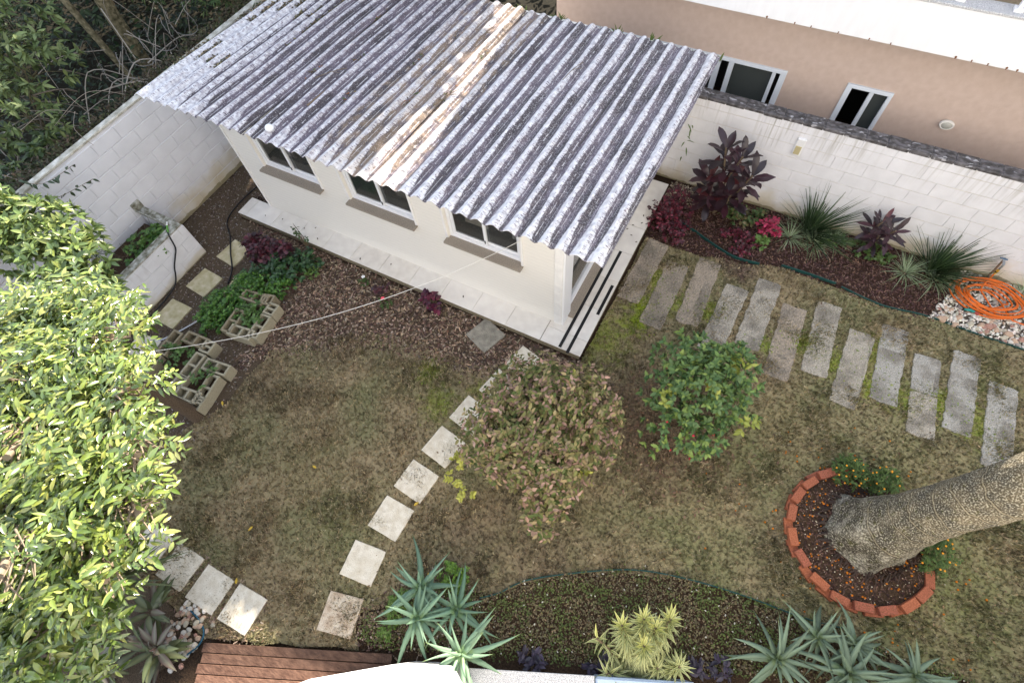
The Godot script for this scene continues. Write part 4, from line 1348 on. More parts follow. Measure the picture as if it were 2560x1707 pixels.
# ---------------------------------------------------------------- brick ring and leaning trunk
func brick_ring_and_trunk() -> void:
	var c := Vector2(2.55, -2.46)
	var r := thing("brick_ring", "open ring of red bricks round the base of the big trunk", "border", Vector3(c.x, 0, c.y))
	var bm := []
	for i in 3:
		bm.append(tri_mat(grain(501 + i, 0.05, Color(0.53 - 0.05 * i, 0.30, 0.21), Color(0.75, 0.48 - 0.03 * i, 0.36)), bumps(505, 0.15, 4.0), 4.0, 0.9))
	var mesh := [box_mesh(Vector3(0.09, 0.058, 0.185), 0.004), box_mesh(Vector3(0.088, 0.056, 0.18), 0.005)]
	var angs := [228.0, 209.0, 191.5, 174.0, 153.0, 135.0, 114.0, 96.0, 77.5, 59.0, 40.0, 24.0]
	for i in angs.size():
		var a := deg_to_rad(angs[i])
		var rad := 0.715 + rf(-0.012, 0.012)
		var yaw := -a + rf(-0.09, 0.09)
		part("brick", mesh[i % 2], bm[rng.randi() % 3], r, Transform3D(Basis(Vector3.UP, yaw) * Basis(Vector3.FORWARD, rf(-0.08, 0.05)), Vector3(cos(a) * rad, 0.09, sin(a) * rad)))
		var a2 := a + deg_to_rad(9.5)
		part("brick", mesh[(i + 1) % 2], bm[rng.randi() % 3], r, Transform3D(Basis(Vector3.UP, -a2 + rf(-0.05, 0.05)), Vector3(cos(a2) * 0.73, 0.029, sin(a2) * 0.73)))
	for a4 in [8.0, 254.0, 272.0]:
		var a3 := deg_to_rad(a4)
		part("brick", mesh[0], bm[1], r, Transform3D(Basis(Vector3.UP, -a3 + 0.3), Vector3(cos(a3) * 0.72, 0.04, sin(a3) * 0.72)))
	var disc := PackedVector2Array()
	for i in 40:
		disc.append(c + Vector2(cos(TAU * i / 40), sin(TAU * i / 40)) * 0.7)
	struct("ring_soil", sheet(disc, 0.04), M.soil, "dark soil strewn with orange fruits inside the brick ring")
	# orange and pale fallen fruits
	var sp := SphereMesh.new()
	sp.radius = 0.011
	sp.height = 0.022
	sp.radial_segments = 8
	sp.rings = 5
	var xs := []
	var cs := []
	for i in 700:
		var a := rf(0, TAU)
		var d := absf(rng.randfn()) * 0.6 + 0.3
		if i < 430:
			d = rf(0.36, 0.68)
		var p := c + Vector2(cos(a), sin(a)) * d
		if p.x > 3.3 and p.y < -2.6 or p.y < -4.1:
			continue
		var orange := rng.randf() < (0.15 if i < 430 else 0.75)
		xs.append(Transform3D(Basis.IDENTITY.scaled(Vector3.ONE * (rf(0.7, 1.15) if orange else rf(0.35, 0.75))), Vector3(p.x, (0.05 if d < 0.7 else 0.02), p.y)))
		cs.append(vary(Color(0.5, 0.17, 0.02) if orange else [Color(0.5, 0.43, 0.33), Color(0.35, 0.28, 0.2), Color(0.12, 0.07, 0.05)][rng.randi() % 3], 0.25))
	tag(scatter("fallen_fruits", sp, M.chip, xs, cs, self), "small orange fruits fallen round the trunk and on the grass", "fruits")
	# bark debris in the ring
	var chip := box_mesh(Vector3(0.01, 0.004, 0.03))
	var x2 := []
	var c2 := []
	for i in 1600:
		var a := rf(0, TAU)
		var d := rf(0.3, 0.69)
		x2.append(Transform3D(Basis.from_euler(Vector3(rf(-0.4, 0.4), rf(0, TAU), rf(-0.4, 0.4))), Vector3(c.x + cos(a) * d, rf(0.042, 0.052), c.y + sin(a) * d)))
		c2.append(vary([Color(0.09, 0.055, 0.045), Color(0.14, 0.09, 0.07), Color(0.05, 0.03, 0.028)][rng.randi() % 3], 0.3))
	tag(scatter("ring_chips", chip, M.chip, x2, c2, self), "dark bark bits on the soil inside the brick ring", "mulch")
	# trunk
	var t := thing("big_tree", "thick grey lichen spotted trunk rising from the brick ring, leaving the frame", "tree", Vector3(2.6, 0, -2.53))
	var pts := []
	var rads := []
	for i in 60:
		var y := 10.0 * pow(i / 59.0, 1.35)
		pts.append(Vector3(0.012 * y, y - 0.02, 0.012 * y))
		var rr := 0.208 + 0.18 * exp(-y * 1.7) + 0.035 * exp(-pow((y - 0.45) / 0.3, 2.0)) + 0.05 * exp(-y * 14.0) - 0.004 * y
		rads.append(rr)
	var st := mb()
	var sides := 40
	var bn := noise(1.6, 511, 4)
	for i in pts.size() - 1:
		for k in sides:
			var q := []
			for e in [[i, k], [i + 1, k], [i + 1, k + 1], [i, k + 1]]:
				var a: float = TAU * (e[1] % sides) / sides
				var y: float = pts[e[0]].y
				var rr: float = rads[e[0]] * (1.0 + 0.12 * bn.get_noise_3d(cos(a), sin(a), y * 1.2) + 0.16 * maxf(0.0, 0.75 - y) * sin(a * 5.0 + 1.0 + y))
				for ring in [0.62, 0.98, 1.28, 1.55, 1.85, 2.2]:
					rr += 0.009 * exp(-pow((y - ring - 0.05 * sin(a + ring * 7.0)) / 0.012, 2.0))
				q.append(pts[e[0]] + Vector3(cos(a) * rr, 0, sin(a) * rr))
			for o in [0, 1, 2, 0, 2, 3]:
				st.set_smooth_group(0)
				st.set_uv(Vector2(([k, k, k + 1, k + 1][o]) / float(sides), 1.0 - q[o].y / 3.2))
				st.add_vertex(q[o])
	st.index()
	st.generate_normals()
	var n1 := noise(0.012, 521, 5)
	var n2 := noise(0.10, 522, 3)
	var n3 := noise(0.03, 524, 4)
	var tx := painted(640, 1024, func(i, j):
		var y: float = (1.0 - j / 1024.0) * 3.2
		var k := n1.get_noise_2d(i, j * 0.9)
		var c3 := Color(0.35, 0.335, 0.30).lerp(Color(0.47, 0.435, 0.365), clampf(0.45 + k * 1.5 + (y - 1.2) * 0.2, 0.0, 1.0))
		c3 = c3.lerp(Color(0.33, 0.33, 0.19), clampf(n3.get_noise_2d(i, j) * 2.2 - 0.35 - y * 0.25, 0.0, 0.7))
		c3 = c3.lerp(Color(0.62, 0.61, 0.57), clampf(0.5 - y * 0.75 + k * 1.3, 0.0, 0.65))
		var f := n2.get_noise_2d(i * 1.2, j * 1.2)
		if f > 0.2:
			c3 = c3.lerp(Color(0.80, 0.78, 0.70), clampf((f - 0.2) * 8.0, 0.0, 0.75))
		elif f < -0.2:
			c3 = c3.lerp(Color(0.20, 0.18, 0.14), clampf((-0.2 - f) * 5.0, 0.0, 0.4))
		for ring in [0.62, 0.98, 1.28, 1.55, 1.85, 2.2]:
			var dy: float = absf(y - ring - 0.05 * sin(i / 640.0 * TAU + ring * 7.0) - 0.02 * k)
			if dy < 0.02:
				c3 = c3.lerp(Color(0.66, 0.62, 0.52) if dy < 0.009 else Color(0.26, 0.23, 0.19), 0.55)
		return c3)
	var tm := StandardMaterial3D.new()
	tm.albedo_texture = tx
	tm.roughness = 0.95
	tm.metallic_specular = 0.2
	tm.normal_enabled = true
	tm.normal_texture = bumps(523, 0.05, 2.5)
	part("trunk", st.commit(), tm, t)
	var skirt := mb()
	for i in 150:
		var a := rf(0, TAU)
		var r0 := 0.41 + rf(0.0, 0.05)
		tube(skirt, [Vector3(cos(a) * r0, 0.09 + rf(0.0, 0.05), sin(a) * r0), Vector3(cos(a + rf(-0.1, 0.1)) * (r0 + rf(0.03, 0.10)), 0.03, sin(a + rf(-0.1, 0.1)) * (r0 + 0.06))], [0.010, 0.005], 4, false)
	part("root_mat", skirt.commit(), mat(0.07, 0.05, 0.042), t)
	var crown := [[Vector3(0.3, 11.0, 0.6), Vector3(2.6, 1.4, 2.2)]]
	leaves(t, crown_leaves(crown, 260, 6, 0.4, Vector2(0.7, 1.2)), [leaf(0.3, 0.14, 3, 0.2, 0.2)], M.dull, 0, [Color(0.05, 0.08, 0.02)])
	# marigold clumps beside the ring
	var mg := leaf(0.045, 0.014, 3, 0.2, 0.3)
	for q in [[2.28, -3.1, 0.17, "orange marigold clump growing over the far left bricks of the ring"], [2.62, -3.16, 0.16, "orange marigold clump behind the trunk's foot"], [3.2, -2.62, 0.22, "larger marigold clump on the near right side of the trunk"]]:
		var p := thing("marigold", q[3], "flower", Vector3(q[0], 0.02, q[1]), 0.0, "marigolds round the brick ring")
		leaves(p, crown_leaves([[Vector3(0, 0.12, 0), Vector3(q[2], 0.14, q[2])]], 110, 7, 0.05, Vector2(0.7, 1.2), 0.5), [mg], M.dull, 100, [Color(0.05, 0.09, 0.025), Color(0.075, 0.12, 0.03)])
		for i in 16:
			var d := rand_dir()
			part("flower_head", sp, flower_mat(0.72, 0.30, 0.02), p, Transform3D(Basis.IDENTITY.scaled(Vector3(1.0, 0.6, 1.0)), Vector3(0, 0.14, 0) + Vector3(d.x * q[2], absf(d.y) * 0.14, d.z * q[2])))

var fm := {}
func flower_mat(r: float, g: float, b: float) -> StandardMaterial3D:
	var k := "%f %f %f" % [r, g, b]
	if not fm.has(k):
		fm[k] = mat(r, g, b, 0.7)
	return fm[k]

# ---------------------------------------------------------------- plants in the back bed
func blades(o: Node3D, n: int, length: Vector2, width: float, spread: float, tones: Array, droop: float, lean := Vector3.ZERO, edge := Color.WHITE, mid := Color.WHITE, seg := 6, called := "blade") -> void:
	var ms := []
	for k in 3:
		ms.append(leaf(1.0, width, seg, 0.35, droop * (0.6 + 0.4 * k), 0.45, edge, mid))
	var mats := []
	for c in tones:
		var m := leafy(0.5, 0.15)
		m.albedo_color = lin(c.r, c.g, c.b)
		mats.append(m)
	for i in n:
		var a := rf(0, TAU)
		var tilt := rf(0.1, 1.0) * spread
		var d := (Vector3(cos(a) * sin(tilt), cos(tilt), sin(a) * sin(tilt)) + lean).normalized()
		var up := (Vector3.UP - d * d.y).normalized()
		if d.y > 0.97:
			up = Vector3(-cos(a), 0.2, -sin(a))
		var l := rf(length.x, length.y)
		part(called, ms[rng.randi() % 3], mats[rng.randi() % mats.size()], o, Transform3D(frame(d, up).scaled_local(Vector3(1, l, l)), Vector3(cos(a), 0, sin(a)) * rf(0.0, 0.06)))

func cordyline(called: String, label: String, at: Vector3, heads: Array, size: float, width: float, per: int, tones: Array) -> void:
	var o := thing(called, label, "plant", at)
	var ms := [leaf(0.30 * size, width, 7, 0.3, 0.12, 1.5, Color.WHITE, Color.WHITE, 0.06), leaf(0.28 * size, width * 0.95, 7, 0.3, 0.4, 1.5, Color.WHITE, Color.WHITE, 0.08), leaf(0.31 * size, width * 0.95, 7, 0.3, 0.2, 1.4, Color.WHITE, Color.WHITE, 0.05)]
	var mats := []
	for c in tones:
		var m := leafy(0.35, 0.25)
		m.albedo_color = lin(c.r, c.g, c.b)
		mats.append(m)
	var st := mb()
	for h in heads:
		var tip: Vector3 = h[0]
		var mid := tip * 0.5 + Vector3(rf(-0.06, 0.06), 0, rf(-0.04, 0.04))
		tube(st, smooth_path([Vector3(rf(-0.03, 0.03), 0, rf(-0.03, 0.03)), mid, tip], 0.06), [0.02, 0.018, 0.016, 0.014], 7)
		var ax: Vector3 = (tip - mid).normalized()
		for i in per:
			var t := float(i) / per
			var a := i * 2.4
			var side := ax.cross(Vector3.RIGHT if absf(ax.x) < 0.8 else Vector3.UP).normalized().rotated(ax, a)
			var dir := (ax * lerpf(0.15, 1.9, t * t) + side).normalized()
			var base := tip - ax * lerpf(0.30 * h[1], 0.0, t)
			var k := 0 if rng.randf() < 0.93 else 1
			part("leaf", ms[rng.randi() % 3], mats[(rng.randi() % (mats.size() - 1)) if k == 0 else mats.size() - 1], o, Transform3D(frame(dir, (ax + Vector3.UP * 0.3).normalized()).scaled(Vector3.ONE * rf(0.75, 1.1)), base))
	part("stem", st.commit(), M.twig, o)

func bush(called: String, label: String, category: String, at: Vector3, lobes: Array, shoots: int, per: int, lf: ArrayMesh, tones: Array, most := 200, group := "", m: StandardMaterial3D = null, shell := 0.5, rosette := false) -> Node3D:
	var o := thing(called, label, category, at, 0.0, group)
	var st := mb()
	for l in lobes:
		for i in 5:
			var tip: Vector3 = l[0] + rand_dir() * l[1] * 0.7
			tube(st, [Vector3(l[0].x * 0.5, 0, l[0].z * 0.5), l[0] * 0.6 + rand_dir() * 0.03, tip], [0.008, 0.006, 0.003], 5, false)
	part("stems", st.commit(), M.twig, o)
	leaves(o, crown_leaves(lobes, shoots, per, 0.06, Vector2(0.65, 1.2), shell, 0.2, rosette), [lf], m if m else M.leafy, most, tones)
	return o

func plants_back_bed() -> void:
	var burgundy := [Color(0.030, 0.014, 0.019), Color(0.040, 0.016, 0.023), Color(0.022, 0.013, 0.017), Color(0.05, 0.015, 0.024), Color(0.085, 0.018, 0.022)]
	cordyline("burgundy_cordyline", "tall burgundy cordyline with broad dark leaves against the back wall", Vector3(-0.3, 0, -6.36), [[Vector3(-0.12, 1.25, 0.1), 1.5], [Vector3(0.12, 1.15, 0.05), 1.4], [Vector3(0.33, 0.92, 0.08), 1.2], [Vector3(-0.2, 0.75, 0.16), 1.2], [Vector3(0.16, 0.58, 0.16), 1.0], [Vector3(-0.1, 0.5, 0.2), 0.9]], 1.12, 0.115, 17, burgundy)
	cordyline("burgundy_cordyline", "smaller burgundy cordyline with narrow leaves between the two grass clumps", Vector3(1.84, 0, -6.62), [[Vector3(0.14, 0.62, 0.22), 1.0], [Vector3(0.02, 0.42, 0.2), 0.8], [Vector3(-0.04, 0.62, 0.14), 0.8]], 0.95, 0.07, 15, burgundy)
	# dark spiky clumps
	var deep := [Color(0.028, 0.06, 0.02), Color(0.042, 0.082, 0.026), Color(0.018, 0.042, 0.016), Color(0.06, 0.10, 0.035)]
	for q in [[1.07, -6.5, "dark green spiky grass clump beside the magenta flowers"], [2.72, -6.5, "dark green spiky grass clump nearest the orange hose"]]:
		var o := thing("spiky_clump", q[2], "grass clump", Vector3(q[0], 0, q[1]), 0.0, "dark spiky grass clumps")
		blades(o, 210, Vector2(0.5, 0.92), 0.016, 0.95, deep, 0.18, Vector3(0.2, 0.0, 0.05))
	# white striped grass
	var pale := [Color(0.34, 0.40, 0.28), Color(0.24, 0.30, 0.17), Color(0.42, 0.46, 0.34)]
	for q in [[0.86, -6.32, 0.30, "white striped grass tuft just right of the magenta flowers"], [1.2, -6.33, 0.28, "white striped grass tuft in front of the left spiky clump"], [1.42, -6.52, 0.25, "white striped grass tuft on the right of the left spiky clump"], [2.42, -6.34, 0.30, "white striped grass tuft on the left of the right spiky clump"], [2.8, -6.38, 0.32, "white striped grass tuft between the right spiky clump and the pebbles"], [3.85, -6.6, 0.25, "small striped grass tuft beyond the orange hose"]]:
		var o := thing("striped_grass", q[3], "grass tuft", Vector3(q[0], 0, q[1]), 0.0, "white striped grass tufts")
		blades(o, 75, Vector2(q[2] * 0.7, q[2] * 1.2), 0.010, 1.35, pale, 0.55, Vector3.ZERO, Color(1.45, 1.45, 1.35), Color(0.5, 0.65, 0.42), 5)
	# burgundy bush and red flowers
	var rl := leaf(0.042, 0.034, 3, 0.2, 0.2)
	var reds := [Color(0.06, 0.010, 0.018), Color(0.10, 0.012, 0.025), Color(0.04, 0.008, 0.014), Color(0.15, 0.016, 0.034)]
	bush("burgundy_bush", "round leaved burgundy bush at the far corner of the walkway", "bush", Vector3(-0.85, 0, -5.88), [[Vector3(0, 0.14, 0), Vector3(0.3, 0.2, 0.34)], [Vector3(0.2, 0.08, 0.2), Vector3(0.2, 0.14, 0.24)], [Vector3(0.02, 0.18, -0.3), Vector3(0.2, 0.18, 0.2)]], 300, 5, rl, reds, 260)
	bush("magenta_flowers", "bright magenta flowering plant left of the left spiky clump", "flower", Vector3(0.55, 0, -6.25), [[Vector3(0, 0.16, 0), Vector3(0.17, 0.12, 0.12)]], 60, 5, rl, [Color(0.30, 0.012, 0.05), Color(0.22, 0.01, 0.04), Color(0.4, 0.03, 0.09)], 200)
	bush("red_plant", "low dark red plant in the bed, beside the light green weed", "plant", Vector3(0.3, 0, -5.95), [[Vector3(0, 0.07, 0), Vector3(0.16, 0.08, 0.12)]], 34, 5, rl, reds, 150)
	bush("red_plant", "low dark red plant at the front of the bed below the cordyline", "plant", Vector3(0.08, 0, -5.98), [[Vector3(0, 0.06, 0), Vector3(0.14, 0.07, 0.1)]], 26, 5, rl, reds, 150)
	bush("red_plant", "tiny red plant at the front edge of the bed, near the soil patch", "plant", Vector3(0.27, 0, -5.74), [[Vector3(0, 0.05, 0), Vector3(0.1, 0.05, 0.07)]], 16, 5, rl, reds, 150)
	var gl := leaf(0.06, 0.035, 3, 0.2, 0.3)
	bush("light_green_weed", "light green weed in front of the magenta flowers", "plant", Vector3(0.5, 0, -6.02), [[Vector3(0, 0.06, 0), Vector3(0.1, 0.06, 0.09)]], 22, 6, gl, [Color(0.09, 0.17, 0.03), Color(0.12, 0.2, 0.05)], 150)
	bush("green_weeds", "green weeds round the foot of the tall cordyline", "plant", Vector3(0.05, 0, -6.33), [[Vector3(0, 0.08, 0), Vector3(0.24, 0.10, 0.2)], [Vector3(0.3, 0.06, -0.1), Vector3(0.2, 0.08, 0.15)]], 70, 6, gl, [Color(0.04, 0.08, 0.02), Color(0.07, 0.12, 0.03), Color(0.12, 0.10, 0.04)], 150)
	bush("green_weeds", "green weeds at the foot of the small cordyline", "plant", Vector3(1.95, 0, -6.5), [[Vector3(0, 0.05, 0), Vector3(0.3, 0.07, 0.15)], [Vector3(-0.5, 0.05, 0.05), Vector3(0.2, 0.06, 0.12)]], 60, 6, gl, [Color(0.05, 0.10, 0.02), Color(0.08, 0.13, 0.03)], 150)
	# fern leaves poking past the roof edge
	var st := thing("wall_fern", "green fern fronds growing on the back wall by the roof edge", "fern", Vector3(-1.02, 0.8, -6.72))
	var fl := leaf(0.13, 0.02, 5, 0.2, 0.3)
	var fmx := leafy()
	fmx.albedo_color = lin(0.09, 0.14, 0.03)
	for i in 8:
		part("frond", fl, fmx, st, Transform3D(frame(Vector3(rf(-0.4, 1.0), rf(-0.7, 0.8), rf(0.2, 0.9)), Vector3.UP), Vector3(rf(-0.05, 0.05), rf(-0.35, 0.3), 0)))

# ---------------------------------------------------------------- plants in front of the garden house
func plants_front_bed() -> void:
	var rl := leaf(0.07, 0.05, 4, 0.2, 0.25)
	bush("coleus", "dark burgundy coleus bush left of the herb patch, by the walkway", "bush", Vector3(-6.0, 0, -2.68), [[Vector3(-0.12, 0.2, 0.02), Vector3(0.32, 0.2, 0.22)], [Vector3(0.22, 0.16, -0.05), Vector3(0.24, 0.17, 0.2)]], 150, 6, rl, [Color(0.045, 0.012, 0.02), Color(0.07, 0.014, 0.026), Color(0.028, 0.012, 0.016), Color(0.10, 0.02, 0.03)], 260)
	bush("dark_green_herbs", "dark green leafy herbs between the burgundy coleus and the herb patch", "plants", Vector3(-5.6, 0, -2.6), [[Vector3(0, 0.14, 0), Vector3(0.3, 0.15, 0.26)], [Vector3(0.2, 0.12, -0.22), Vector3(0.22, 0.14, 0.16)], [Vector3(-0.3, 0.1, 0.28), Vector3(0.3, 0.12, 0.16)]], 170, 6, leaf(0.07, 0.042, 4, 0.2, 0.3), [Color(0.025, 0.07, 0.022), Color(0.04, 0.10, 0.025), Color(0.02, 0.05, 0.018)], 260)
	bush("tall_weed", "spindly weed standing against the pale walkway", "plant", Vector3(-5.62, 0, -3.06), [[Vector3(0, 0.5, 0), Vector3(0.07, 0.16, 0.05)], [Vector3(0.03, 0.3, 0.0), Vector3(0.08, 0.14, 0.05)]], 9, 3, leaf(0.055, 0.035, 3, 0.2, 0.3), [Color(0.04, 0.08, 0.02), Color(0.06, 0.10, 0.03)], 60)
	bush("purple_heart_plant", "deep magenta leaved plant at the walkway edge under the wire", "plant", Vector3(-3.3, 0, -3.02), [[Vector3(0, 0.12, 0), Vector3(0.14, 0.11, 0.1)]], 20, 5, leaf(0.085, 0.06, 4, 0.2, 0.25), [Color(0.08, 0.01, 0.03), Color(0.13, 0.012, 0.04), Color(0.05, 0.01, 0.03)], 120)
	bush("maroon_seedling", "small maroon seedling in the wood chips left of the pink flower", "plant", Vector3(-4.1, 0, -2.9), [[Vector3(0, 0.06, 0), Vector3(0.12, 0.06, 0.08)]], 12, 4, leaf(0.06, 0.04, 3, 0.2, 0.25), [Color(0.05, 0.02, 0.025), Color(0.09, 0.025, 0.035)], 80)
	for q in [[-4.46, -2.95, Color(0.75, 0.75, 0.75), "white", "single white periwinkle flower in the wood chips"], [-3.98, -2.76, Color(0.75, 0.10, 0.14), "pink", "single pink periwinkle flower near the wire"]]:
		var p := thing("periwinkle", q[4], "flower", Vector3(q[0], 0, q[1]))
		leaves(p, crown_leaves([[Vector3(0.03, 0.05, 0.03), Vector3(0.1, 0.04, 0.06)]], 9, 5, 0.03, Vector2(0.7, 1.1)), [leaf(0.05, 0.02, 3, 0.2, 0.2)], M.dull, 60, [Color(0.04, 0.08, 0.02), Color(0.06, 0.1, 0.03)])
		var pm := mat(q[2].r, q[2].g, q[2].b, 0.6)
		for i in 5:
			var a := TAU * i / 5.0
			part("petal", leaf(0.032, 0.028, 3, 0.1, 0.1, 1.3), pm, p, Transform3D(frame(Vector3(cos(a), 0.25, sin(a)), Vector3.UP), Vector3(0, 0.12, 0)))
		part("stem", tube_mesh([Vector3.ZERO, Vector3(0, 0.12, 0)], [0.003], 5), M.twig, p)
	var ml := leaf(0.05, 0.022, 3, 0.3, 0.2)
	bush("yellow_green_weed", "yellow green weeds by the foot of the dark herbs", "plant", Vector3(-5.25, 0, -2.72), [[Vector3(0, 0.06, 0), Vector3(0.14, 0.07, 0.1)]], 22, 5, ml, [Color(0.10, 0.17, 0.03), Color(0.07, 0.14, 0.02)], 120)

# ---------------------------------------------------------------- shrubs on the lawn
func shrubs() -> void:
	# brown leaved shrub
	var o := thing("brown_shrub", "rounded shrub of small pinkish brown and olive leaves on the lawn", "shrub", Vector3(-1.0, 0, -1.72))
	var lobes := [[Vector3(0.02, 0.85, -0.02), Vector3(0.66, 0.5, 0.66)], [Vector3(0.22, 0.8, -0.42), Vector3(0.52, 0.45, 0.46)], [Vector3(-0.35, 0.75, 0.2), Vector3(0.42, 0.42, 0.42)], [Vector3(0.3, 0.72, 0.35), Vector3(0.42, 0.4, 0.42)], [Vector3(-0.2, 0.75, -0.42), Vector3(0.46, 0.42, 0.42)], [Vector3(0.42, 0.55, 0.68), Vector3(0.2, 0.28, 0.2)], [Vector3(0.62, 0.7, -0.25), Vector3(0.25, 0.3, 0.3)], [Vector3(-0.5, 0.95, -0.1), Vector3(0.2, 0.2, 0.2)], [Vector3(0.1, 1.25, -0.3), Vector3(0.25, 0.18, 0.22)], [Vector3(0.25, 1.2, 0.25), Vector3(0.22, 0.18, 0.2)], [Vector3(-0.25, 1.15, 0.3), Vector3(0.2, 0.16, 0.2)]]
	var st := mb()
	limbs(st, Vector3(0, 0.1, 0), lobes, 0.024, 12)
	part("branches", st.commit(), mat(0.23, 0.17, 0.12), o)
	var lf := leaf(0.058, 0.029, 4, 0.3, 0.2)
	leaves(o, crown_leaves(lobes, 1700, 7, 0.12, Vector2(0.6, 1.25), 0.5, 0.3, false, -0.2), [lf, leaf(0.045, 0.026, 4, 0.4, 0.4)], M.dull, 300, [Color(0.25, 0.16, 0.115), Color(0.17, 0.15, 0.06), Color(0.11, 0.125, 0.036), Color(0.33, 0.21, 0.16), Color(0.20, 0.175, 0.07), Color(0.07, 0.095, 0.024), Color(0.28, 0.22, 0.11), Color(0.13, 0.13, 0.04)])
	# a few yellow sprays at its lower left
	var y := []
	for q in [Vector3(-0.74, 0.45, 0.6), Vector3(-0.66, 0.42, 0.75), Vector3(-0.45, 0.4, 0.86), Vector3(-0.62, 0.55, 0.5), Vector3(0.6, 0.75, 0.1), Vector3(0.1, 1.1, -0.62)]:
		y.append([q, Vector3(0.07, 0.05, 0.07)])
	var yo := crown_leaves(y, 42, 6, 0.05, Vector2(0.7, 1.0))
	var ym := leafy(0.5, 0.3)
	ym.albedo_color = lin(0.36, 0.36, 0.06)
	for x in yo:
		part("yellow_leaf", lf, ym, o, x)
	# green camellia
	var c := thing("camellia", "glossy green shrub with a few red buds between brown shrub and slabs", "shrub", Vector3(0.42, 0, -2.95))
	var cl := [[Vector3(0.0, 0.75, 0.0), Vector3(0.42, 0.4, 0.42)], [Vector3(-0.28, 0.72, -0.35), Vector3(0.36, 0.36, 0.34)], [Vector3(0.2, 0.78, -0.42), Vector3(0.36, 0.36, 0.3)], [Vector3(0.42, 0.66, -0.12), Vector3(0.26, 0.34, 0.3)], [Vector3(-0.12, 0.5, 0.42), Vector3(0.32, 0.34, 0.28)], [Vector3(0.2, 0.48, 0.42), Vector3(0.28, 0.32, 0.24)], [Vector3(-0.36, 0.6, 0.06), Vector3(0.22, 0.3, 0.26)], [Vector3(0.0, 0.95, -0.2), Vector3(0.3, 0.3, 0.3)]]
	for l in cl:
		l[0] = l[0] * Vector3(0.9, 0.97, 0.94)
		l[1] = l[1] * 0.9
	var st2 := mb()
	limbs(st2, Vector3(0, 0.08, 0), cl, 0.022, 8)
	part("branches", st2.commit(), mat(0.2, 0.16, 0.11), c)
	leaves(c, crown_leaves(cl, 440, 7, 0.12, Vector2(0.65, 1.15), 0.45, 0.3, true, -0.3), [leaf(0.078, 0.036, 4, 0.25, 0.2), leaf(0.07, 0.037, 4, 0.3, 0.35)], leafy(0.42, 0.25, 0.35), 300, [Color(0.08, 0.14, 0.045), Color(0.11, 0.18, 0.05), Color(0.055, 0.105, 0.035), Color(0.16, 0.225, 0.055), Color(0.09, 0.15, 0.055)])
	var yl := leaf(0.075, 0.036, 4, 0.25, 0.25)
	var y2 := crown_leaves([[Vector3(0.3, 1.0, -0.5), Vector3(0.12, 0.1, 0.12)], [Vector3(0.12, 1.02, 0.02), Vector3(0.08, 0.08, 0.08)], [Vector3(0.56, 0.75, 0.1), Vector3(0.1, 0.1, 0.1)], [Vector3(-0.3, 0.85, 0.2), Vector3(0.1, 0.1, 0.1)]], 26, 5, 0.06, Vector2(0.7, 1.1))
	var ym2 := leafy(0.4, 0.3)
	ym2.albedo_color = lin(0.24, 0.27, 0.04)
	for x in y2:
		part("yellow_leaf", yl, ym2, c, x)
	var sp := SphereMesh.new()
	sp.radius = 0.014
	sp.height = 0.032
	sp.radial_segments = 8
	sp.rings = 5
	for q in [Vector3(0.05, 0.98, -0.02), Vector3(-0.2, 0.75, 0.45), Vector3(0.1, 0.8, 0.5), Vector3(-0.42, 0.8, -0.15), Vector3(0.3, 0.7, 0.35), Vector3(-0.05, 0.55, 0.66), Vector3(0.18, 0.5, 0.64)]:
		part("bud", sp, flower_mat(0.45, 0.03, 0.05), c, Transform3D(Basis.IDENTITY, q))
	# grass under the shrubs is thin: leaf litter
	var xs := []
	var cs := []
	for i in 1300:
		var p := Vector2(0.2 + rng.randfn() * 0.45, -2.75 + rng.randfn() * 0.42)
		xs.append(Transform3D(Basis.from_euler(Vector3(rf(-0.3, 0.3), rf(0, TAU), rf(-0.3, 0.3))).scaled(Vector3.ONE * rf(0.5, 0.9)), Vector3(p.x, rf(0.012, 0.03), p.y)))
		cs.append(vary([Color(0.13, 0.08, 0.05), Color(0.09, 0.06, 0.04), Color(0.17, 0.11, 0.07)][rng.randi() % 3], 0.3))
	tag(scatter("leaf_litter", lf, M.dull, xs, cs, self), "brown leaf litter under the green glossy shrub", "leaves")
	# yellow fallen leaves
	var fl := leaf(0.07, 0.03, 4, 0.3, 0.2)
	var fym := leafy(0.5, 0.2)
	fym.albedo_color = lin(0.5, 0.33, 0.03)
	var spots := [[-3.35, -0.35, "yellow leaf lying alone on the lawn, upper of two left of the stone path"], [-3.6, 0.55, "yellow leaf lying alone on the lawn, lower of two left of the stone path"], [-1.48, 0.02, "yellow leaf on the soil beside the bright green herb"], [-3.35, 1.12, "yellow leaf on the gap between two stepping stones by the deck"], [-5.06, -0.5, "big yellow leaf leaning on the block planter by the lawn"], [-2.02, -0.52, "yellow leaf on the corner of a cream stepping stone"]]
	for s in spots:
		var l := part("yellow_leaf", fl, fym, self, Transform3D(frame(Vector3(rf(-1, 1), 0.05, rf(-1, 1)), Vector3.UP), Vector3(s[0], 0.045, s[1])))
		tag(l, s[2], "leaf", "fallen yellow leaves")
	# bright green clumps by the aloes
	bush("green_succulent", "small bright green herb above the left aloes", "plant", Vector3(-1.2, 0, -0.08), [[Vector3(0, 0.08, 0), Vector3(0.14, 0.09, 0.14)]], 90, 6, leaf(0.03, 0.02, 3, 0.2, 0.2), [Color(0.09, 0.19, 0.015), Color(0.12, 0.23, 0.02), Color(0.06, 0.13, 0.01)], 250)
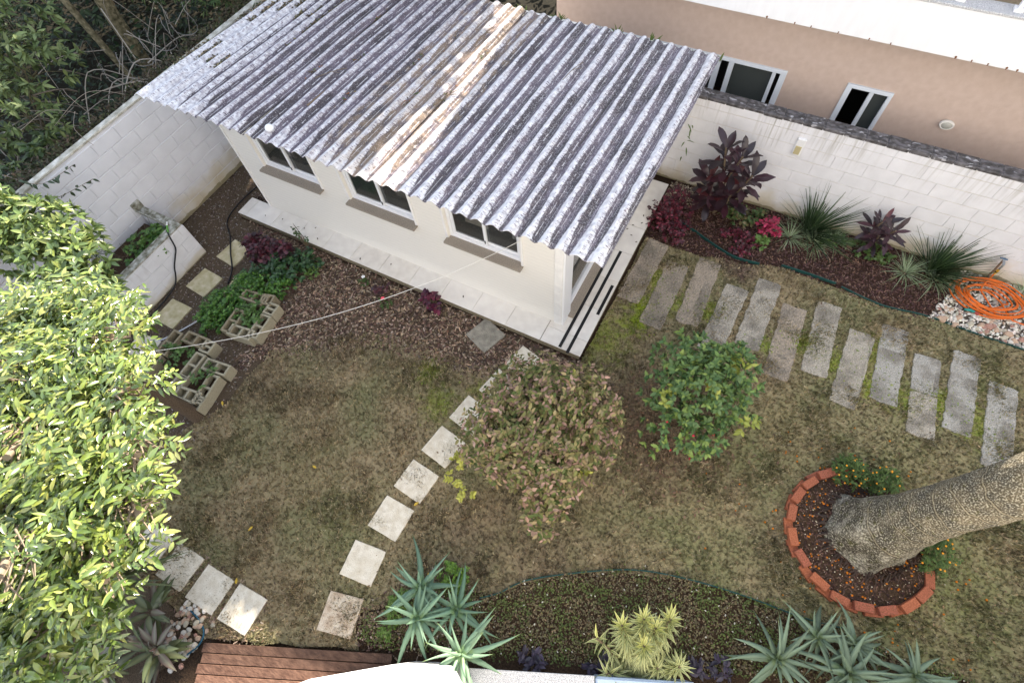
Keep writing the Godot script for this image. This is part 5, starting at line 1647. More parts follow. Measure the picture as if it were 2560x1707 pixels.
	bush("green_succulent", "small green herb squeezed between the wood chips and left aloes", "plant", Vector3(-1.6, 0, 0.5), [[Vector3(0, 0.08, -0.04), Vector3(0.09, 0.08, 0.14)], [Vector3(0.06, 0.06, 0.2), Vector3(0.08, 0.06, 0.12)]], 80, 6, leaf(0.03, 0.02, 3, 0.2, 0.2), [Color(0.07, 0.14, 0.015), Color(0.10, 0.18, 0.02)], 250)

# ---------------------------------------------------------------- aloes and the striped plant at the bottom
func aloe(label: String, at: Vector3, tip: Vector3, size: float, n: int, tone: Color) -> void:
	var o := thing("aloe", label, "aloe", at, 0.0, "grey green aloes")
	var mats := []
	for k in [0.85, 1.0, 1.15]:
		var m := mat(tone.r * k, tone.g * k, tone.b * k, 0.5, 0.4)
		m.vertex_color_use_as_albedo = true
		m.cull_mode = BaseMaterial3D.CULL_DISABLED
		mats.append(m)
	part("stem", tube_mesh(smooth_path([Vector3.ZERO, tip * 0.5 + Vector3(0.02, 0, 0.01), tip], 0.08), [0.035, 0.03, 0.028], 8), M.bark, o)
	var ms := [aloe_leaf(size, 0.078, 0.3, 0.18), aloe_leaf(size * 1.1, 0.07, 0.7, -0.22), aloe_leaf(size * 0.95, 0.075, -0.2, -0.12), aloe_leaf(size * 1.15, 0.07, 0.45, 0.28)]
	n = int(n * 0.95)
	for i in n:
		var t := float(i) / n
		var a := i * 2.39996 + rf(-0.25, 0.25)
		var el := lerpf(-0.1, 1.2, pow(t, 1.3)) + rf(-0.22, 0.22)
		var d := Vector3(cos(a) * cos(el), sin(el), sin(a) * cos(el))
		var up := (Vector3.UP - d * d.y).normalized()
		var s := lerpf(1.05, 0.55, t * t) * rf(0.75, 1.15)
		part("leaf", ms[rng.randi() % 4], mats[rng.randi() % 3], o, Transform3D(frame(d, up).rotated(d, rf(-0.3, 0.3)).scaled(Vector3.ONE * s), tip + Vector3(0, 0.06 * t - 0.05, 0)))

func aloe_leaf(l: float, w: float, droop: float, bend := 0.0) -> ArrayMesh:
	var st := mb()
	var segs := 16
	var rows := []
	for i in segs + 1:
		var t := float(i) / segs
		var hw := w * 0.5 * (1.0 - pow(t, 1.5)) * (1.0 - 0.25 * (1.0 - t)) + 0.0008
		var tooth := 0.006 * (1.0 - t) if i % 2 == 1 else 0.0
		var y := -droop * l * t * t + 0.06 * l * t
		var bx := bend * l * t * t
		rows.append([Vector3(bx - hw - tooth, y + hw * 0.45, t * l), Vector3(bx, y + hw * 0.02, t * l), Vector3(bx + hw + tooth, y + hw * 0.45, t * l), Vector3(bx, y - hw * 0.5, t * l)])
	for i in segs:
		for s in 4:
			var s2 := (s + 1) % 4
			for q in [[i, s], [i + 1, s], [i + 1, s2], [i, s], [i + 1, s2], [i, s2]]:
				var cc := Color(1.25, 1.2, 1.05) if q[1] != 1 and q[1] != 3 else Color.WHITE
				if q[0] > 14:
					cc = Color(1.5, 0.9, 0.6)
				elif q[0] < 4:
					cc = Color(1.2, 1.1, 0.75)
				st.set_color(cc)
				st.add_vertex(rows[q[0]][q[1]])
	st.index()
	st.generate_normals()
	return st.commit()

func plants_bottom() -> void:
	var pale := Color(0.20, 0.31, 0.20)
	var blue := Color(0.145, 0.205, 0.14)
	aloe("large pale green aloe leaning over the white ledge, nearest the viewer", Vector3(-0.75, 0, 0.45), Vector3(0.06, 0.62, 0.03), 0.42, 26, pale)
	aloe("pale aloe just left of and behind the nearest one", Vector3(-1.24, 0, 0.42), Vector3(-0.02, 0.5, 0.0), 0.40, 24, Color(0.15, 0.25, 0.165))
	aloe("aloe at the top of the left clump, beside the small green herb", Vector3(-1.4, 0, 0.2), Vector3(0.0, 0.42, -0.02), 0.42, 20, Color(0.15, 0.25, 0.17))
	aloe("aloe filling the right side of the left clump", Vector3(-1.0, 0, 0.16), Vector3(0.04, 0.45, 0.02), 0.40, 20, Color(0.135, 0.23, 0.15))
	aloe("aloe at the left end of the right clump by the striped plant", Vector3(1.96, 0, -0.86), Vector3(-0.02, 0.48, 0.0), 0.40, 26, blue)
	aloe("aloe in the middle front of the right clump", Vector3(2.5, 0, -1.05), Vector3(0.02, 0.5, 0.02), 0.42, 26, blue)
	aloe("aloe at the back left of the right clump, below the brick ring", Vector3(2.24, 0, -1.22), Vector3(0.0, 0.42, 0.0), 0.34, 22, blue)
	aloe("aloe at the back middle of the right clump", Vector3(2.56, 0, -1.32), Vector3(0.0, 0.4, 0.0), 0.34, 22, blue)
	aloe("aloe at the right end of the right clump", Vector3(3.02, 0, -1.32), Vector3(0.04, 0.45, 0.02), 0.36, 24, blue)
	# yellow striped plant
	var o := thing("striped_dracaena", "yellow and green striped bushy plant in the bottom bed", "plant", Vector3(0.92, 0, -0.16))
	var heads := [[Vector3(-0.224, 0.72, -0.42), 190], [Vector3(-0.006, 0.72, -0.53), 190], [Vector3(-0.38, 0.66, -0.28), 150], [Vector3(-0.53, 0.45, -0.08), 36], [Vector3(0.24, 0.5, -0.22), 150], [Vector3(-0.33, 0.4, 0.15), 44], [Vector3(-0.13, 0.62, -0.22), 170], [Vector3(-0.1, 0.7, -0.4), 150], [Vector3(0.08, 0.4, -0.12), 90]]
	var lm := leaf(0.14, 0.026, 5, 0.3, 0.3, 0.6, Color(0.60, 0.60, 0.30), Color(0.10, 0.15, 0.04))
	var lm2 := leaf(0.14, 0.026, 5, 0.35, 0.6, 0.55, Color(0.60, 0.60, 0.27), Color(0.08, 0.12, 0.03))
	var young := leaf(0.15, 0.03, 5, 0.3, 0.1, 0.55, Color(0.62, 0.58, 0.20), Color(0.22, 0.27, 0.06))
	var dm := leafy(0.4, 0.25)
	var st := mb()
	var list := []
	for h in heads:
		var tip: Vector3 = h[0]
		var base := Vector3(tip.x * 0.2, 0, tip.z * 0.05)
		var path := smooth_path([base, base.lerp(tip, 0.5) + Vector3(0, 0.03, 0), tip], 0.03)
		tube(st, path, [0.012], 6)
		for i in h[1]:
			var t: float = 1.0 - pow(float(i) / h[1], 1.1) * 0.85
			var at: Vector3 = path[int(t * (path.size() - 1))]
			var ax: Vector3 = (tip - base).normalized()
			var side := ax.cross(Vector3.RIGHT if absf(ax.x) < 0.8 else Vector3.UP).normalized().rotated(ax, i * 2.39996)
			var d := (ax * lerpf(0.0, 1.1, smoothstep(0.75, 1.0, t)) + side + Vector3(0, 0.12, 0)).normalized()
			list.append([Transform3D(frame(d, (ax + Vector3.UP * 0.4).normalized()).scaled(Vector3.ONE * rf(0.75, 1.05)), at), 2 if t > 0.97 else (rng.randi() % 2)])
	list.sort_custom(func(a, b): return (a[0].origin + o.position).distance_squared_to(cam_at) < (b[0].origin + o.position).distance_squared_to(cam_at))
	var rest := []
	var rc := []
	for i in list.size():
		if i < 300:
			part("leaf", [lm, lm2, young][list[i][1]], dm, o, list[i][0])
		else:
			rest.append(list[i][0])
			rc.append(Color.WHITE)
	if rest.size():
		scatter("foliage", lm2, dm, rest, rc, o)
	part("stem", st.commit(), M.twig, o)
	# small purple leaved plants
	var pl := leaf(0.075, 0.035, 4, 0.3, 0.2)
	for q in [[-0.16, 0.2, "purple leaved plant left of two by the granite coping"], [-0.05, 0.28, "purple leaved plant touching the granite coping"], [0.5, -0.06, "purple leaved plant at the left foot of the striped plant"], [1.42, -0.5, "purple leaved plant at the right of the striped plant"], [1.62, -0.6, "purple leaved plant nearest the left end of the right aloe clump"]]:
		var p := bush("purple_plant", q[2], "plant", Vector3(q[0], 0, q[1]), [[Vector3(0, 0.06, 0), Vector3(0.09, 0.05, 0.08)]], 9, 5, pl, [Color(0.045, 0.035, 0.06), Color(0.06, 0.045, 0.08), Color(0.03, 0.026, 0.042)], 60, "small purple leaved plants")
	# striped leaf plants beside the deck
	var cm := leafy(0.4, 0.2)
	for q in [[-3.62, 1.98, 30, "dark striped leaf plant nearest the deck"], [-3.95, 1.75, 22, "dark striped leaf plant under the tree, behind the pebbles"], [-4.0, 2.4, 26, "dark striped leaf plant at the bottom edge, left of the deck"]]:
		var p := thing("striped_leaf_plant", q[3], "plant", Vector3(q[0], 0, q[1]), 0.0, "dark striped leaf plants by the deck")
		var ms := [leaf(0.3, 0.075, 8, 0.2, 0.3, 0.7, Color(0.055, 0.075, 0.03), Color(0.10, 0.12, 0.05)), leaf(0.26, 0.07, 8, 0.25, 0.5, 0.7, Color(0.07, 0.085, 0.035), Color(0.13, 0.14, 0.06)), leaf(0.28, 0.07, 8, 0.2, 0.2, 0.7, Color(0.075, 0.04, 0.035), Color(0.16, 0.15, 0.10))]
		for i in q[2]:
			var a := rf(0, TAU)
			var e := rf(0.15, 1.2)
			var d := Vector3(cos(a) * cos(e), sin(e), sin(a) * cos(e))
			part("leaf", ms[rng.randi() % 3], cm, p, Transform3D(frame(d, (Vector3.UP - d * d.y).normalized()).scaled(Vector3.ONE * rf(0.8, 1.15)), Vector3(cos(a) * 0.05, rf(0.0, 0.25), sin(a) * 0.05)))
	# strap leaves reaching over the stepping stones
	var sp := thing("strap_leaf_plant", "long olive strap leaves reaching over the stepping stones from under the tree", "plant", Vector3(-4.45, 0.25, 1.7))
	blades(sp, 44, Vector2(0.55, 0.85), 0.045, 1.25, [Color(0.07, 0.09, 0.03), Color(0.10, 0.12, 0.04), Color(0.05, 0.07, 0.025)], 0.25, Vector3(0.55, 0.1, -0.15), Color.WHITE, Color(1.3, 1.3, 1.2), 7, "leaf")

# ---------------------------------------------------------------- sunlit tree on the left
func main_tree() -> void:
	var t := thing("leafy_tree", "sunlit tree with glossy yellow green leaves filling the left side", "tree", Vector3(-5.24, 0, -0.19))
	var lobes := []
	for q in [[-4.6, 2.6, -0.25, 0.52, 0.38], [-4.05, 2.72, 0.12, 0.46, 0.40], [-3.55, 2.75, 0.38, 0.43, 0.40], [-3.18, 2.8, 0.68, 0.38, 0.40], [-2.98, 2.75, 1.02, 0.36, 0.38], [-2.98, 2.62, 1.38, 0.40, 0.38], [-3.0, 2.45, 1.75, 0.45, 0.38], [-4.2, 2.7, 0.7, 0.6, 0.45], [-3.6, 2.7, 1.0, 0.5, 0.45], [-4.95, 2.6, 0.1, 0.55, 0.40], [-3.55, 2.55, 1.6, 0.5, 0.4], [-4.9, 2.6, 0.8, 0.5, 0.4], [-4.3, 2.5, 1.4, 0.5, 0.4], [-2.72, 2.9, 0.62, 0.2, 0.12], [-2.98, 3.0, 0.3, 0.22, 0.14], [-2.62, 2.9, 1.0, 0.18, 0.14], [-3.5, 2.95, 0.0, 0.25, 0.14], [-3.6, 3.2, 0.7, 0.3, 0.14], [-3.0, 3.2, 1.2, 0.28, 0.14], [-4.3, 3.1, 0.3, 0.3, 0.14], [-4.0, 2.9, -0.3, 0.22, 0.14]]:
		lobes.append([Vector3(q[0] + 5.24, q[1], q[2] + 0.19), Vector3(q[3], q[4], q[3] * 0.92)])
	var st := mb()
	tube(st, smooth_path([Vector3(0, -0.03, 0), Vector3(0.02, 0.6, 0.02), Vector3(0.1, 1.3, 0.1), Vector3(0.3, 1.9, 0.25)], 0.12), [0.10, 0.09, 0.085, 0.085, 0.08, 0.075, 0.07], 12)
	part("trunk", st.commit(), tri_mat(grain(601, 0.08, Color(0.27, 0.23, 0.19), Color(0.47, 0.41, 0.35)), bumps(602, 0.08, 5.0), 2.0), t)
	var br := mb()
	limbs(br, Vector3(0.3, 1.85, 0.25), lobes, 0.05, 20)
	part("branches", br.commit(), mat(0.32, 0.25, 0.18), t)
	var m := leafy(0.25, 0.42, 0.7)
	leaves(t, crown_leaves(lobes, 3700, 8, 0.16, Vector2(0.5, 1.15), 0.4, 0.15, false, -0.4), [leaf(0.088, 0.029, 5, 0.3, 0.2), leaf(0.08, 0.03, 5, 0.35, 0.4), leaf(0.095, 0.029, 5, 0.25, 0.1)], m, 300, [Color(0.21, 0.28, 0.055), Color(0.28, 0.34, 0.07), Color(0.11, 0.17, 0.035), Color(0.34, 0.37, 0.10), Color(0.15, 0.22, 0.06), Color(0.09, 0.14, 0.03)])
	# darker broad leaved tree rising from the raised planter
	var o := thing("broad_leaved_tree", "dull green broad leaved small tree behind the sunlit one, by the raised planter", "tree", Vector3(-7.5, 0.35, -0.68))
	var l2 := [[Vector3(0.5, 1.45, -0.3), Vector3(0.75, 0.4, 0.4)], [Vector3(1.15, 1.4, -0.12), Vector3(0.6, 0.38, 0.36)], [Vector3(-0.2, 1.5, -0.1), Vector3(0.7, 0.45, 0.45)], [Vector3(1.55, 1.3, 0.12), Vector3(0.42, 0.35, 0.3)]]
	var b2 := mb()
	tube(b2, [Vector3.ZERO, Vector3(0.1, 0.5, 0), Vector3(0.3, 0.95, -0.1)], [0.06, 0.05, 0.04], 8)
	limbs(b2, Vector3(0.3, 0.9, -0.1), l2, 0.03, 8)
	part("trunk", b2.commit(), M.bark, o)
	leaves(o, crown_leaves(l2, 560, 8, 0.1, Vector2(0.75, 1.15), 0.4, 0.5, true, -0.3), [leaf(0.11, 0.042, 5, 0.25, 0.2), leaf(0.10, 0.043, 5, 0.3, 0.35)], leafy(0.4, 0.3), 240, [Color(0.14, 0.20, 0.05), Color(0.18, 0.245, 0.065), Color(0.09, 0.14, 0.04), Color(0.24, 0.29, 0.08)])
	# hanging sprig over the boundary wall
	var s := thing("hanging_sprig", "thin leafy twig hanging over the white boundary wall", "branch", Vector3(-7.75, 1.75, -1.6))
	var s2 := mb()
	var p1 := smooth_path([Vector3(-0.4, 0.3, 0.7), Vector3(0.0, 0.2, 0.36), Vector3(0.02, -0.06, 0.1), Vector3(0.04, -0.18, -0.42)], 0.05)
	var p2 := smooth_path([Vector3(-0.35, 0.28, 0.2), Vector3(-0.02, 0.14, 0.05), Vector3(0.03, 0.1, -0.38)], 0.05)
	tube(s2, p1, [0.006, 0.003], 5)
	tube(s2, p2, [0.005, 0.003], 5)
	part("twig", s2.commit(), M.twig, s)
	var sm := leafy(0.5, 0.25)
	sm.albedo_color = lin(0.035, 0.06, 0.025)
	var sl := leaf(0.08, 0.04, 4, 0.2, 0.3)
	for p in [p1, p2]:
		for i in range(3, p.size()):
			part("leaf", sl, sm, s, Transform3D(frame(Vector3(rf(-1, 1), rf(-0.9, 0.2), rf(-1, 0.6)), Vector3.UP), p[i]))

# ---------------------------------------------------------------- thicket behind the boundary wall
func forest() -> void:
	var tf := PackedVector2Array([Vector2(-60, -60), Vector2(-4, -60), Vector2(-4, -8.4), Vector2(-8.08, -7.2), Vector2(-8.08, 8), Vector2(-60, 8)])
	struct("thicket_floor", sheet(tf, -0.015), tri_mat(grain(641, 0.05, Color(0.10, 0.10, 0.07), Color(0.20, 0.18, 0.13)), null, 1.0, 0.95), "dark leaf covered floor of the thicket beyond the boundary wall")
	# undergrowth
	var lf := leaf(0.13, 0.06, 3, 0.25, 0.3)
	var xs := []
	var cs := []
	for i in 26000:
		var x := -8.15 - pow(rng.randf(), 0.8) * 11.0
		var z := rf(-13.0, 2.5)
		var hgt := 0.5 + 0.7 * (0.5 + nz.get_noise_2d(x * 25.0, z * 25.0)) * minf(1.0, (-8.1 - x) * 0.5)
		xs.append(Transform3D(Basis.from_euler(Vector3(rf(-0.7, 0.5), rf(0, TAU), rf(-0.5, 0.5))).scaled(Vector3.ONE * rf(0.5, 1.3)), Vector3(x, hgt * rf(0.2, 1.15), z)))
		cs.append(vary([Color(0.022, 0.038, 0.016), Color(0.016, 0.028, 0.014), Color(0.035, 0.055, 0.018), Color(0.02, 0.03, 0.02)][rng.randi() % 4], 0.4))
	for i in 5000:
		var x := rf(-17.0, -4.0)
		var z := rf(-14.0, -8.0)
		if x > -9.0 and z > -11.0:
			continue
		xs.append(Transform3D(Basis.from_euler(Vector3(rf(-0.7, 0.5), rf(0, TAU), rf(-0.5, 0.5))).scaled(Vector3.ONE * rf(0.7, 1.6)), Vector3(x, rf(0.2, 1.4), z)))
		cs.append(vary(Color(0.02, 0.034, 0.016), 0.4))
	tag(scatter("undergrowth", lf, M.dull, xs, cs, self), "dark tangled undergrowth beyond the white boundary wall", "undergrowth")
	var tree := func(called: String, label: String, at: Vector3, lobes: Array, shoots: int, per: int, mesh: ArrayMesh, tones: Array, most: int, trunk: Array, r: float, rosette: bool):
		var o := thing(called, label, "tree", at)
		var st := mb()
		tube(st, smooth_path(trunk, 0.2), [r, r * 0.9, r * 0.8, r * 0.75, r * 0.7], 9)
		limbs(st, trunk[trunk.size() - 1], lobes, r * 0.35, 9)
		part("trunk", st.commit(), M.mossy_bark, o)
		if shoots:
			leaves(o, crown_leaves(lobes, shoots, per, 0.12, Vector2(0.7, 1.2), 0.4, 0.3, rosette), [mesh], M.dull, most, tones)
	M.mossy_bark = tri_mat(grain(651, 0.03, Color(0.20, 0.19, 0.12), Color(0.62, 0.57, 0.46)), bumps(652, 0.08, 5.0), 1.6)
	var rl := leaf(0.12, 0.04, 4, 0.25, 0.2)
	tree.call("thicket_tree", "olive green rosette leaved tree at the left edge above the boundary wall", Vector3(-9.6, 0, -2.2), [[Vector3(0.55, 2.25, -0.65), Vector3(0.62, 0.5, 0.5)], [Vector3(0.75, 2.0, -0.1), Vector3(0.6, 0.45, 0.45)], [Vector3(0.2, 1.75, 0.4), Vector3(0.6, 0.4, 0.4)], [Vector3(0.0, 2.5, -1.0), Vector3(0.6, 0.45, 0.5)], [Vector3(-0.2, 2.2, -0.2), Vector3(0.6, 0.5, 0.5)]], 330, 7, rl, [Color(0.10, 0.135, 0.045), Color(0.065, 0.095, 0.03), Color(0.15, 0.185, 0.07)], 220, [Vector3.ZERO, Vector3(0.1, 0.8, -0.2), Vector3(0.2, 1.5, -0.3)], 0.07, true)
	tree.call("thicket_tree", "fine leaved dark green tree above the corrugated roof's far left end", Vector3(-9.2, 0, -6.2), [[Vector3(-0.2, 1.9, 0.5), Vector3(0.8, 0.5, 0.55)], [Vector3(0.55, 1.8, 0.3), Vector3(0.7, 0.5, 0.5)], [Vector3(1.1, 1.9, -0.3), Vector3(0.8, 0.5, 0.6)], [Vector3(-0.9, 2.2, 0.2), Vector3(0.8, 0.5, 0.6)], [Vector3(0.2, 2.5, -0.4), Vector3(1.2, 0.6, 0.7)]], 520, 9, leaf(0.10, 0.022, 3, 0.25, 0.4), [Color(0.05, 0.085, 0.025), Color(0.035, 0.06, 0.02), Color(0.075, 0.11, 0.03)], 200, [Vector3.ZERO, Vector3(0.1, 0.8, 0.1), Vector3(0.2, 1.4, 0.1)], 0.1, false)
	tree.call("thicket_tree", "twin mossy pale trunk leaning in the thicket behind the boundary wall", Vector3(-10.4, 0, -4.85), [[Vector3(-0.6, 4.6, -0.6), Vector3(1.2, 0.9, 1.0)]], 0, 6, rl, [], 0, [Vector3.ZERO, Vector3(-0.05, 1.4, 0.0), Vector3(-0.1, 2.8, -0.1), Vector3(-0.3, 4.0, -0.2)], 0.17, false)
	tree.call("thicket_tree", "thin brown trunk crossing behind the mossy twin trunk", Vector3(-10.5, 0, -4.6), [[Vector3(-1.8, 4.0, -0.4), Vector3(1.2, 0.9, 1.0)]], 0, 6, rl, [], 0, [Vector3.ZERO, Vector3(-0.45, 1.3, 0.0), Vector3(-1.3, 3.2, -0.2)], 0.08, false)
	# big dark tree behind
	tree.call("thicket_tree", "dark tree filling the far top left corner", Vector3(-14.5, 0, -7.5), [[Vector3(0, 2.4, 0), Vector3(2.2, 1.2, 2.0)], [Vector3(2.0, 2.0, 2.2), Vector3(1.6, 1.0, 1.6)], [Vector3(-1.5, 2.6, 3.2), Vector3(1.8, 1.0, 1.8)], [Vector3(2.6, 2.2, -1.0), Vector3(1.8, 1.1, 1.6)]], 700, 7, leaf(0.15, 0.06, 3, 0.25, 0.3), [Color(0.03, 0.05, 0.018), Color(0.022, 0.036, 0.016)], 0, [Vector3.ZERO, Vector3(0, 1.5, 0)], 0.15, false)
	# tangle of dead vines and branches
	var vm := [mat(0.26, 0.22, 0.18), mat(0.36, 0.32, 0.27), mat(0.14, 0.115, 0.09)]
	var vo := thing("vine_tangle", "tangle of bare grey vines and dead branches along the boundary wall", "vines", Vector3(-9.0, 1.2, -2.6))
	for i in 120:
		var a := Vector3(rf(-1.8, 0.7), rf(-0.5, 0.6), rf(-2.6, 2.8))
		var d := Vector3(rf(-0.6, 0.8), rf(-0.2, 0.8), rf(-1.0, 1.0)) * rf(0.4, 1.1)
		var b := a + d
		var c := b + Vector3(d.x * 0.4 + rf(-0.4, 0.4), rf(-0.7, 0.1), d.z * 0.6 + rf(-0.3, 0.3))
		if b.x > 1.0:
			b.x = 1.0
		if c.x > 1.1:
			c.x = 1.0
		var r := rf(0.005, 0.014)
		part("vine", tube_mesh(smooth_path([a, b, c], 0.12), [r, r * 0.7], 5), vm[i % 3], vo)
	# razor wire coils along the wall top
	var wire := mat(0.20, 0.19, 0.18, 0.6)
	wire.metallic = 0.5
	var rw := thing("razor_wire", "loose coils of grey razor wire above the boundary wall by the roof", "wire", Vector3(-8.12, 1.95, -4.1))
	for k in 4:
		var pts := []
		var n := 26
		var rr := rf(0.17, 0.22)
		for i in n + 1:
			var a := TAU * i / n
			pts.append(Vector3(-0.1 + sin(a) * rr * 0.9 + rf(-0.01, 0.01), 0.16 + cos(a) * rr, 0.55 - k * 0.42 + a * 0.05 + sin(a * 2.0) * 0.05))
		var st := mb()
		tube(st, pts, [0.0045], 5, false)
		for i in range(0, n, 2):
			var at: Vector3 = pts[i]
			box(st, at, Vector3(0.03, 0.003, 0.008), 0.0, Basis.from_euler(Vector3(rf(0, 3), rf(0, 3), 0)))
		part("coil", st.commit(), wire, rw)
	# dry twigs reaching over the wall
	var dt := thing("dry_branch", "bare forked dry branch reaching over the boundary wall towards the roof", "branch", Vector3(-8.1, 1.95, -2.6))
	for q in [[Vector3(-0.3, 0.0, 0.3), Vector3(0.1, 0.3, -0.2), Vector3(0.35, 0.15, -0.5)], [Vector3(-0.1, 0.1, 0.0), Vector3(0.2, 0.1, 0.25), Vector3(0.5, 0.0, 0.3)], [Vector3(-0.2, 0.1, -0.2), Vector3(0.15, 0.2, -0.5), Vector3(0.3, 0.1, -0.9)], [Vector3(-0.3, 0.2, 0.6), Vector3(0.1, 0.4, 0.3), Vector3(0.25, 0.25, 0.1)]]:
		part("twig", tube_mesh(smooth_path(q, 0.06), [0.007, 0.003], 5), vm[0], dt)
	# spiky epiphyte
	var ep := thing("spiky_epiphyte", "spiky green bromeliad clinging behind the boundary wall", "plant", Vector3(-8.35, 1.75, -1.0))
	blades(ep, 34, Vector2(0.2, 0.38), 0.03, 1.4, [Color(0.07, 0.11, 0.04), Color(0.10, 0.14, 0.05)], 0.3, Vector3.ZERO)
	var bw := bush("wall_creeper", "green creeper leaves behind the middle of the boundary wall", "plant", Vector3(-8.45, 1.2, -1.9), [[Vector3(0, 0.5, 0), Vector3(0.25, 0.25, 0.7)], [Vector3(-0.3, 0.5, 0.5), Vector3(0.3, 0.25, 0.5)]], 70, 5, leaf(0.12, 0.06, 4, 0.2, 0.3), [Color(0.05, 0.09, 0.025), Color(0.035, 0.06, 0.02)], 150)

# ---------------------------------------------------------------- hoses, tap and wire
func hoses_and_wire() -> void:
	# clothes wire from the house wall to the tree
	var a := Vector3(-2.03, 1.62, -3.46)
	var b := Vector3(-5.1, 1.52, -0.42)
	var pts := []
	for i in 41:
		var t := i / 40.0
		pts.append(a.lerp(b, t) - Vector3(0, 4.0 * 0.33 * t * (1.0 - t), 0))
	var w := part("clothes_wire", tube_mesh(pts, [0.0036], 6), mat(0.68, 0.66, 0.62, 0.6), self)
	tag(w, "thin white clothes wire sagging from the house wall to the tree", "wire")
	# black hoses
	var black := mat(0.012, 0.012, 0.014, 0.4)
	var h1 := thing("black_hose", "black hose draped down the front of the white raised planter", "hose", Vector3(-7.1, 0, -2.0))
	part("tubing", tube_mesh(smooth_path([Vector3(-0.08, 0.7, -0.12), Vector3(0.03, 0.66, -0.05), Vector3(0.05, 0.5, 0.0), Vector3(0.06, 0.3, 0.2), Vector3(0.06, 0.1, 0.34), Vector3(0.06, 0.02, 0.55), Vector3(0.08, 0.015, 1.0), Vector3(0.02, 0.015, 1.3)], 0.03), [0.011], 8), black, h1)
	part("connector", tube_mesh([Vector3(-0.12, 0.72, -0.18), Vector3(-0.04, 0.69, -0.1)], [0.014], 8), mat(0.12, 0.3, 0.06, 0.5), h1)
	part("nozzle", tube_mesh([Vector3(-0.16, 0.73, -0.23), Vector3(-0.12, 0.72, -0.18)], [0.01], 8), mat(0.7, 0.7, 0.7, 0.4), h1)
	var h2 := part("black_hose", tube_mesh(smooth_path([Vector3(-7.15, 0.03, -4.3), Vector3(-7.3, 0.03, -3.6), Vector3(-7.25, 0.03, -3.0), Vector3(-6.95, 0.03, -2.72), Vector3(-6.68, 0.055, -2.45), Vector3(-6.45, 0.04, -2.22), Vector3(-6.35, 0.02, -2.0)], 0.04), [0.011], 8), black, self)
	tag(h2, "black hose running from behind the house over a mossy stepping stone", "hose")
	var h3 := part("white_hose", tube_mesh(smooth_path([Vector3(-6.95, 0.02, -0.95), Vector3(-6.85, 0.02, -0.72), Vector3(-6.6, 0.02, -0.78), Vector3(-6.42, 0.02, -1.05), Vector3(-6.3, 0.02, -1.3)], 0.03), [0.011], 8), mat(0.55, 0.56, 0.6, 0.5), self)
	tag(h3, "pale grey hose curving round the stepping stone near the tree", "hose")
	var h4 := part("blue_hose", tube_mesh(smooth_path([Vector3(-3.7, 0.03, 1.56), Vector3(-3.5, 0.02, 1.59), Vector3(-3.36, 0.02, 1.65), Vector3(-3.31, 0.03, 1.76), Vector3(-3.36, 0.03, 1.9)], 0.03), [0.01], 8), mat(0.02, 0.09, 0.14, 0.4), self)
	tag(h4, "dark blue hose end beside the deck corner", "hose")
	# tap and orange hose
	var tp := thing("garden_tap", "chrome and blue tap on the white back wall above the orange hose", "tap", Vector3(3.36, 0, -6.66))
	part("pipe", tube_mesh([Vector3(0.03, 0.0, -0.03), Vector3(0.02, 0.2, -0.035), Vector3(0.0, 0.4, -0.04)], [0.014], 8), mat(0.2, 0.13, 0.09, 0.8), tp)
	var chrome := mat(0.5, 0.53, 0.56, 0.25)
	chrome.metallic = 0.8
	var body := mb()
	tube(body, [Vector3(0, 0.41, -0.06), Vector3(0, 0.41, 0.05)], [0.016], 10)
	tube(body, [Vector3(0, 0.41, 0.05), Vector3(0, 0.33, 0.07)], [0.013, 0.012], 10)
	part("spout", body.commit(), chrome, tp)
	part("handle", box_mesh(Vector3(0.09, 0.012, 0.02), 0.004, Vector3(-0.03, 0.455, 0.0)), mat(0.05, 0.12, 0.22, 0.4), tp)
	var hs := thing("orange_hose", "orange hose coiled on the pebbles and joined to the tap", "hose", Vector3(3.42, 0, -6.32))
	var path := [Vector3(-0.06, 0.29, -0.27), Vector3(-0.07, 0.16, -0.22), Vector3(-0.1, 0.08, -0.1)]
	var turns := 10.0
	var n := 150
	for i in n:
		var t := float(i) / n
		var an := t * turns * TAU + 1.2
		var k := 0.26 + 0.10 * sin(t * 11.0) + 0.03 * sin(t * 37.0)
		path.append(Vector3(cos(an) * (k + 0.08) + 0.05 * sin(t * 9.0), 0.045 + 0.05 * absf(sin(t * 13.0)) + 0.015 * sin(an * 3.0), sin(an) * k * 0.82 + 0.03 * cos(t * 15.0)))
	path += [Vector3(0.3, 0.04, 0.2), Vector3(0.5, 0.03, 0.22), Vector3(0.9, 0.02, 0.2)]
	part("tubing", tube_mesh(smooth_path(path, 0.03), [0.0095], 8), mat(0.62, 0.13, 0.012, 0.4), hs)
	part("connector", tube_mesh([Vector3(-0.06, 0.32, -0.27), Vector3(-0.06, 0.25, -0.265)], [0.017], 8), mat(0.55, 0.3, 0.02, 0.5), hs)
	part("collar", tube_mesh([Vector3(-0.06, 0.29, -0.27), Vector3(-0.06, 0.275, -0.268)], [0.02], 8), M.rubber, hs)
	var nzl := thing("spray_nozzle", "teal and red spray nozzle lying on the pebbles beside the orange coil", "nozzle", Vector3(3.24, 0.05, -6.02), 0.5)
	part("grip", tube_mesh([Vector3(-0.06, 0.01, -0.02), Vector3(0.0, 0.015, 0.0), Vector3(0.05, 0.01, 0.03)], [0.014, 0.02, 0.014], 9), mat(0.01, 0.22, 0.2, 0.4), nzl)
	part("tip", tube_mesh([Vector3(0.05, 0.01, 0.03), Vector3(0.09, 0.0, 0.06)], [0.014, 0.022], 9), mat(0.3, 0.04, 0.03, 0.5), nzl)

# ---------------------------------------------------------------- litter and weeds on the roof
func roof_y(z: float) -> float:
	return lerpf(2.425, 2.225, (z + 2.91) / -3.65)

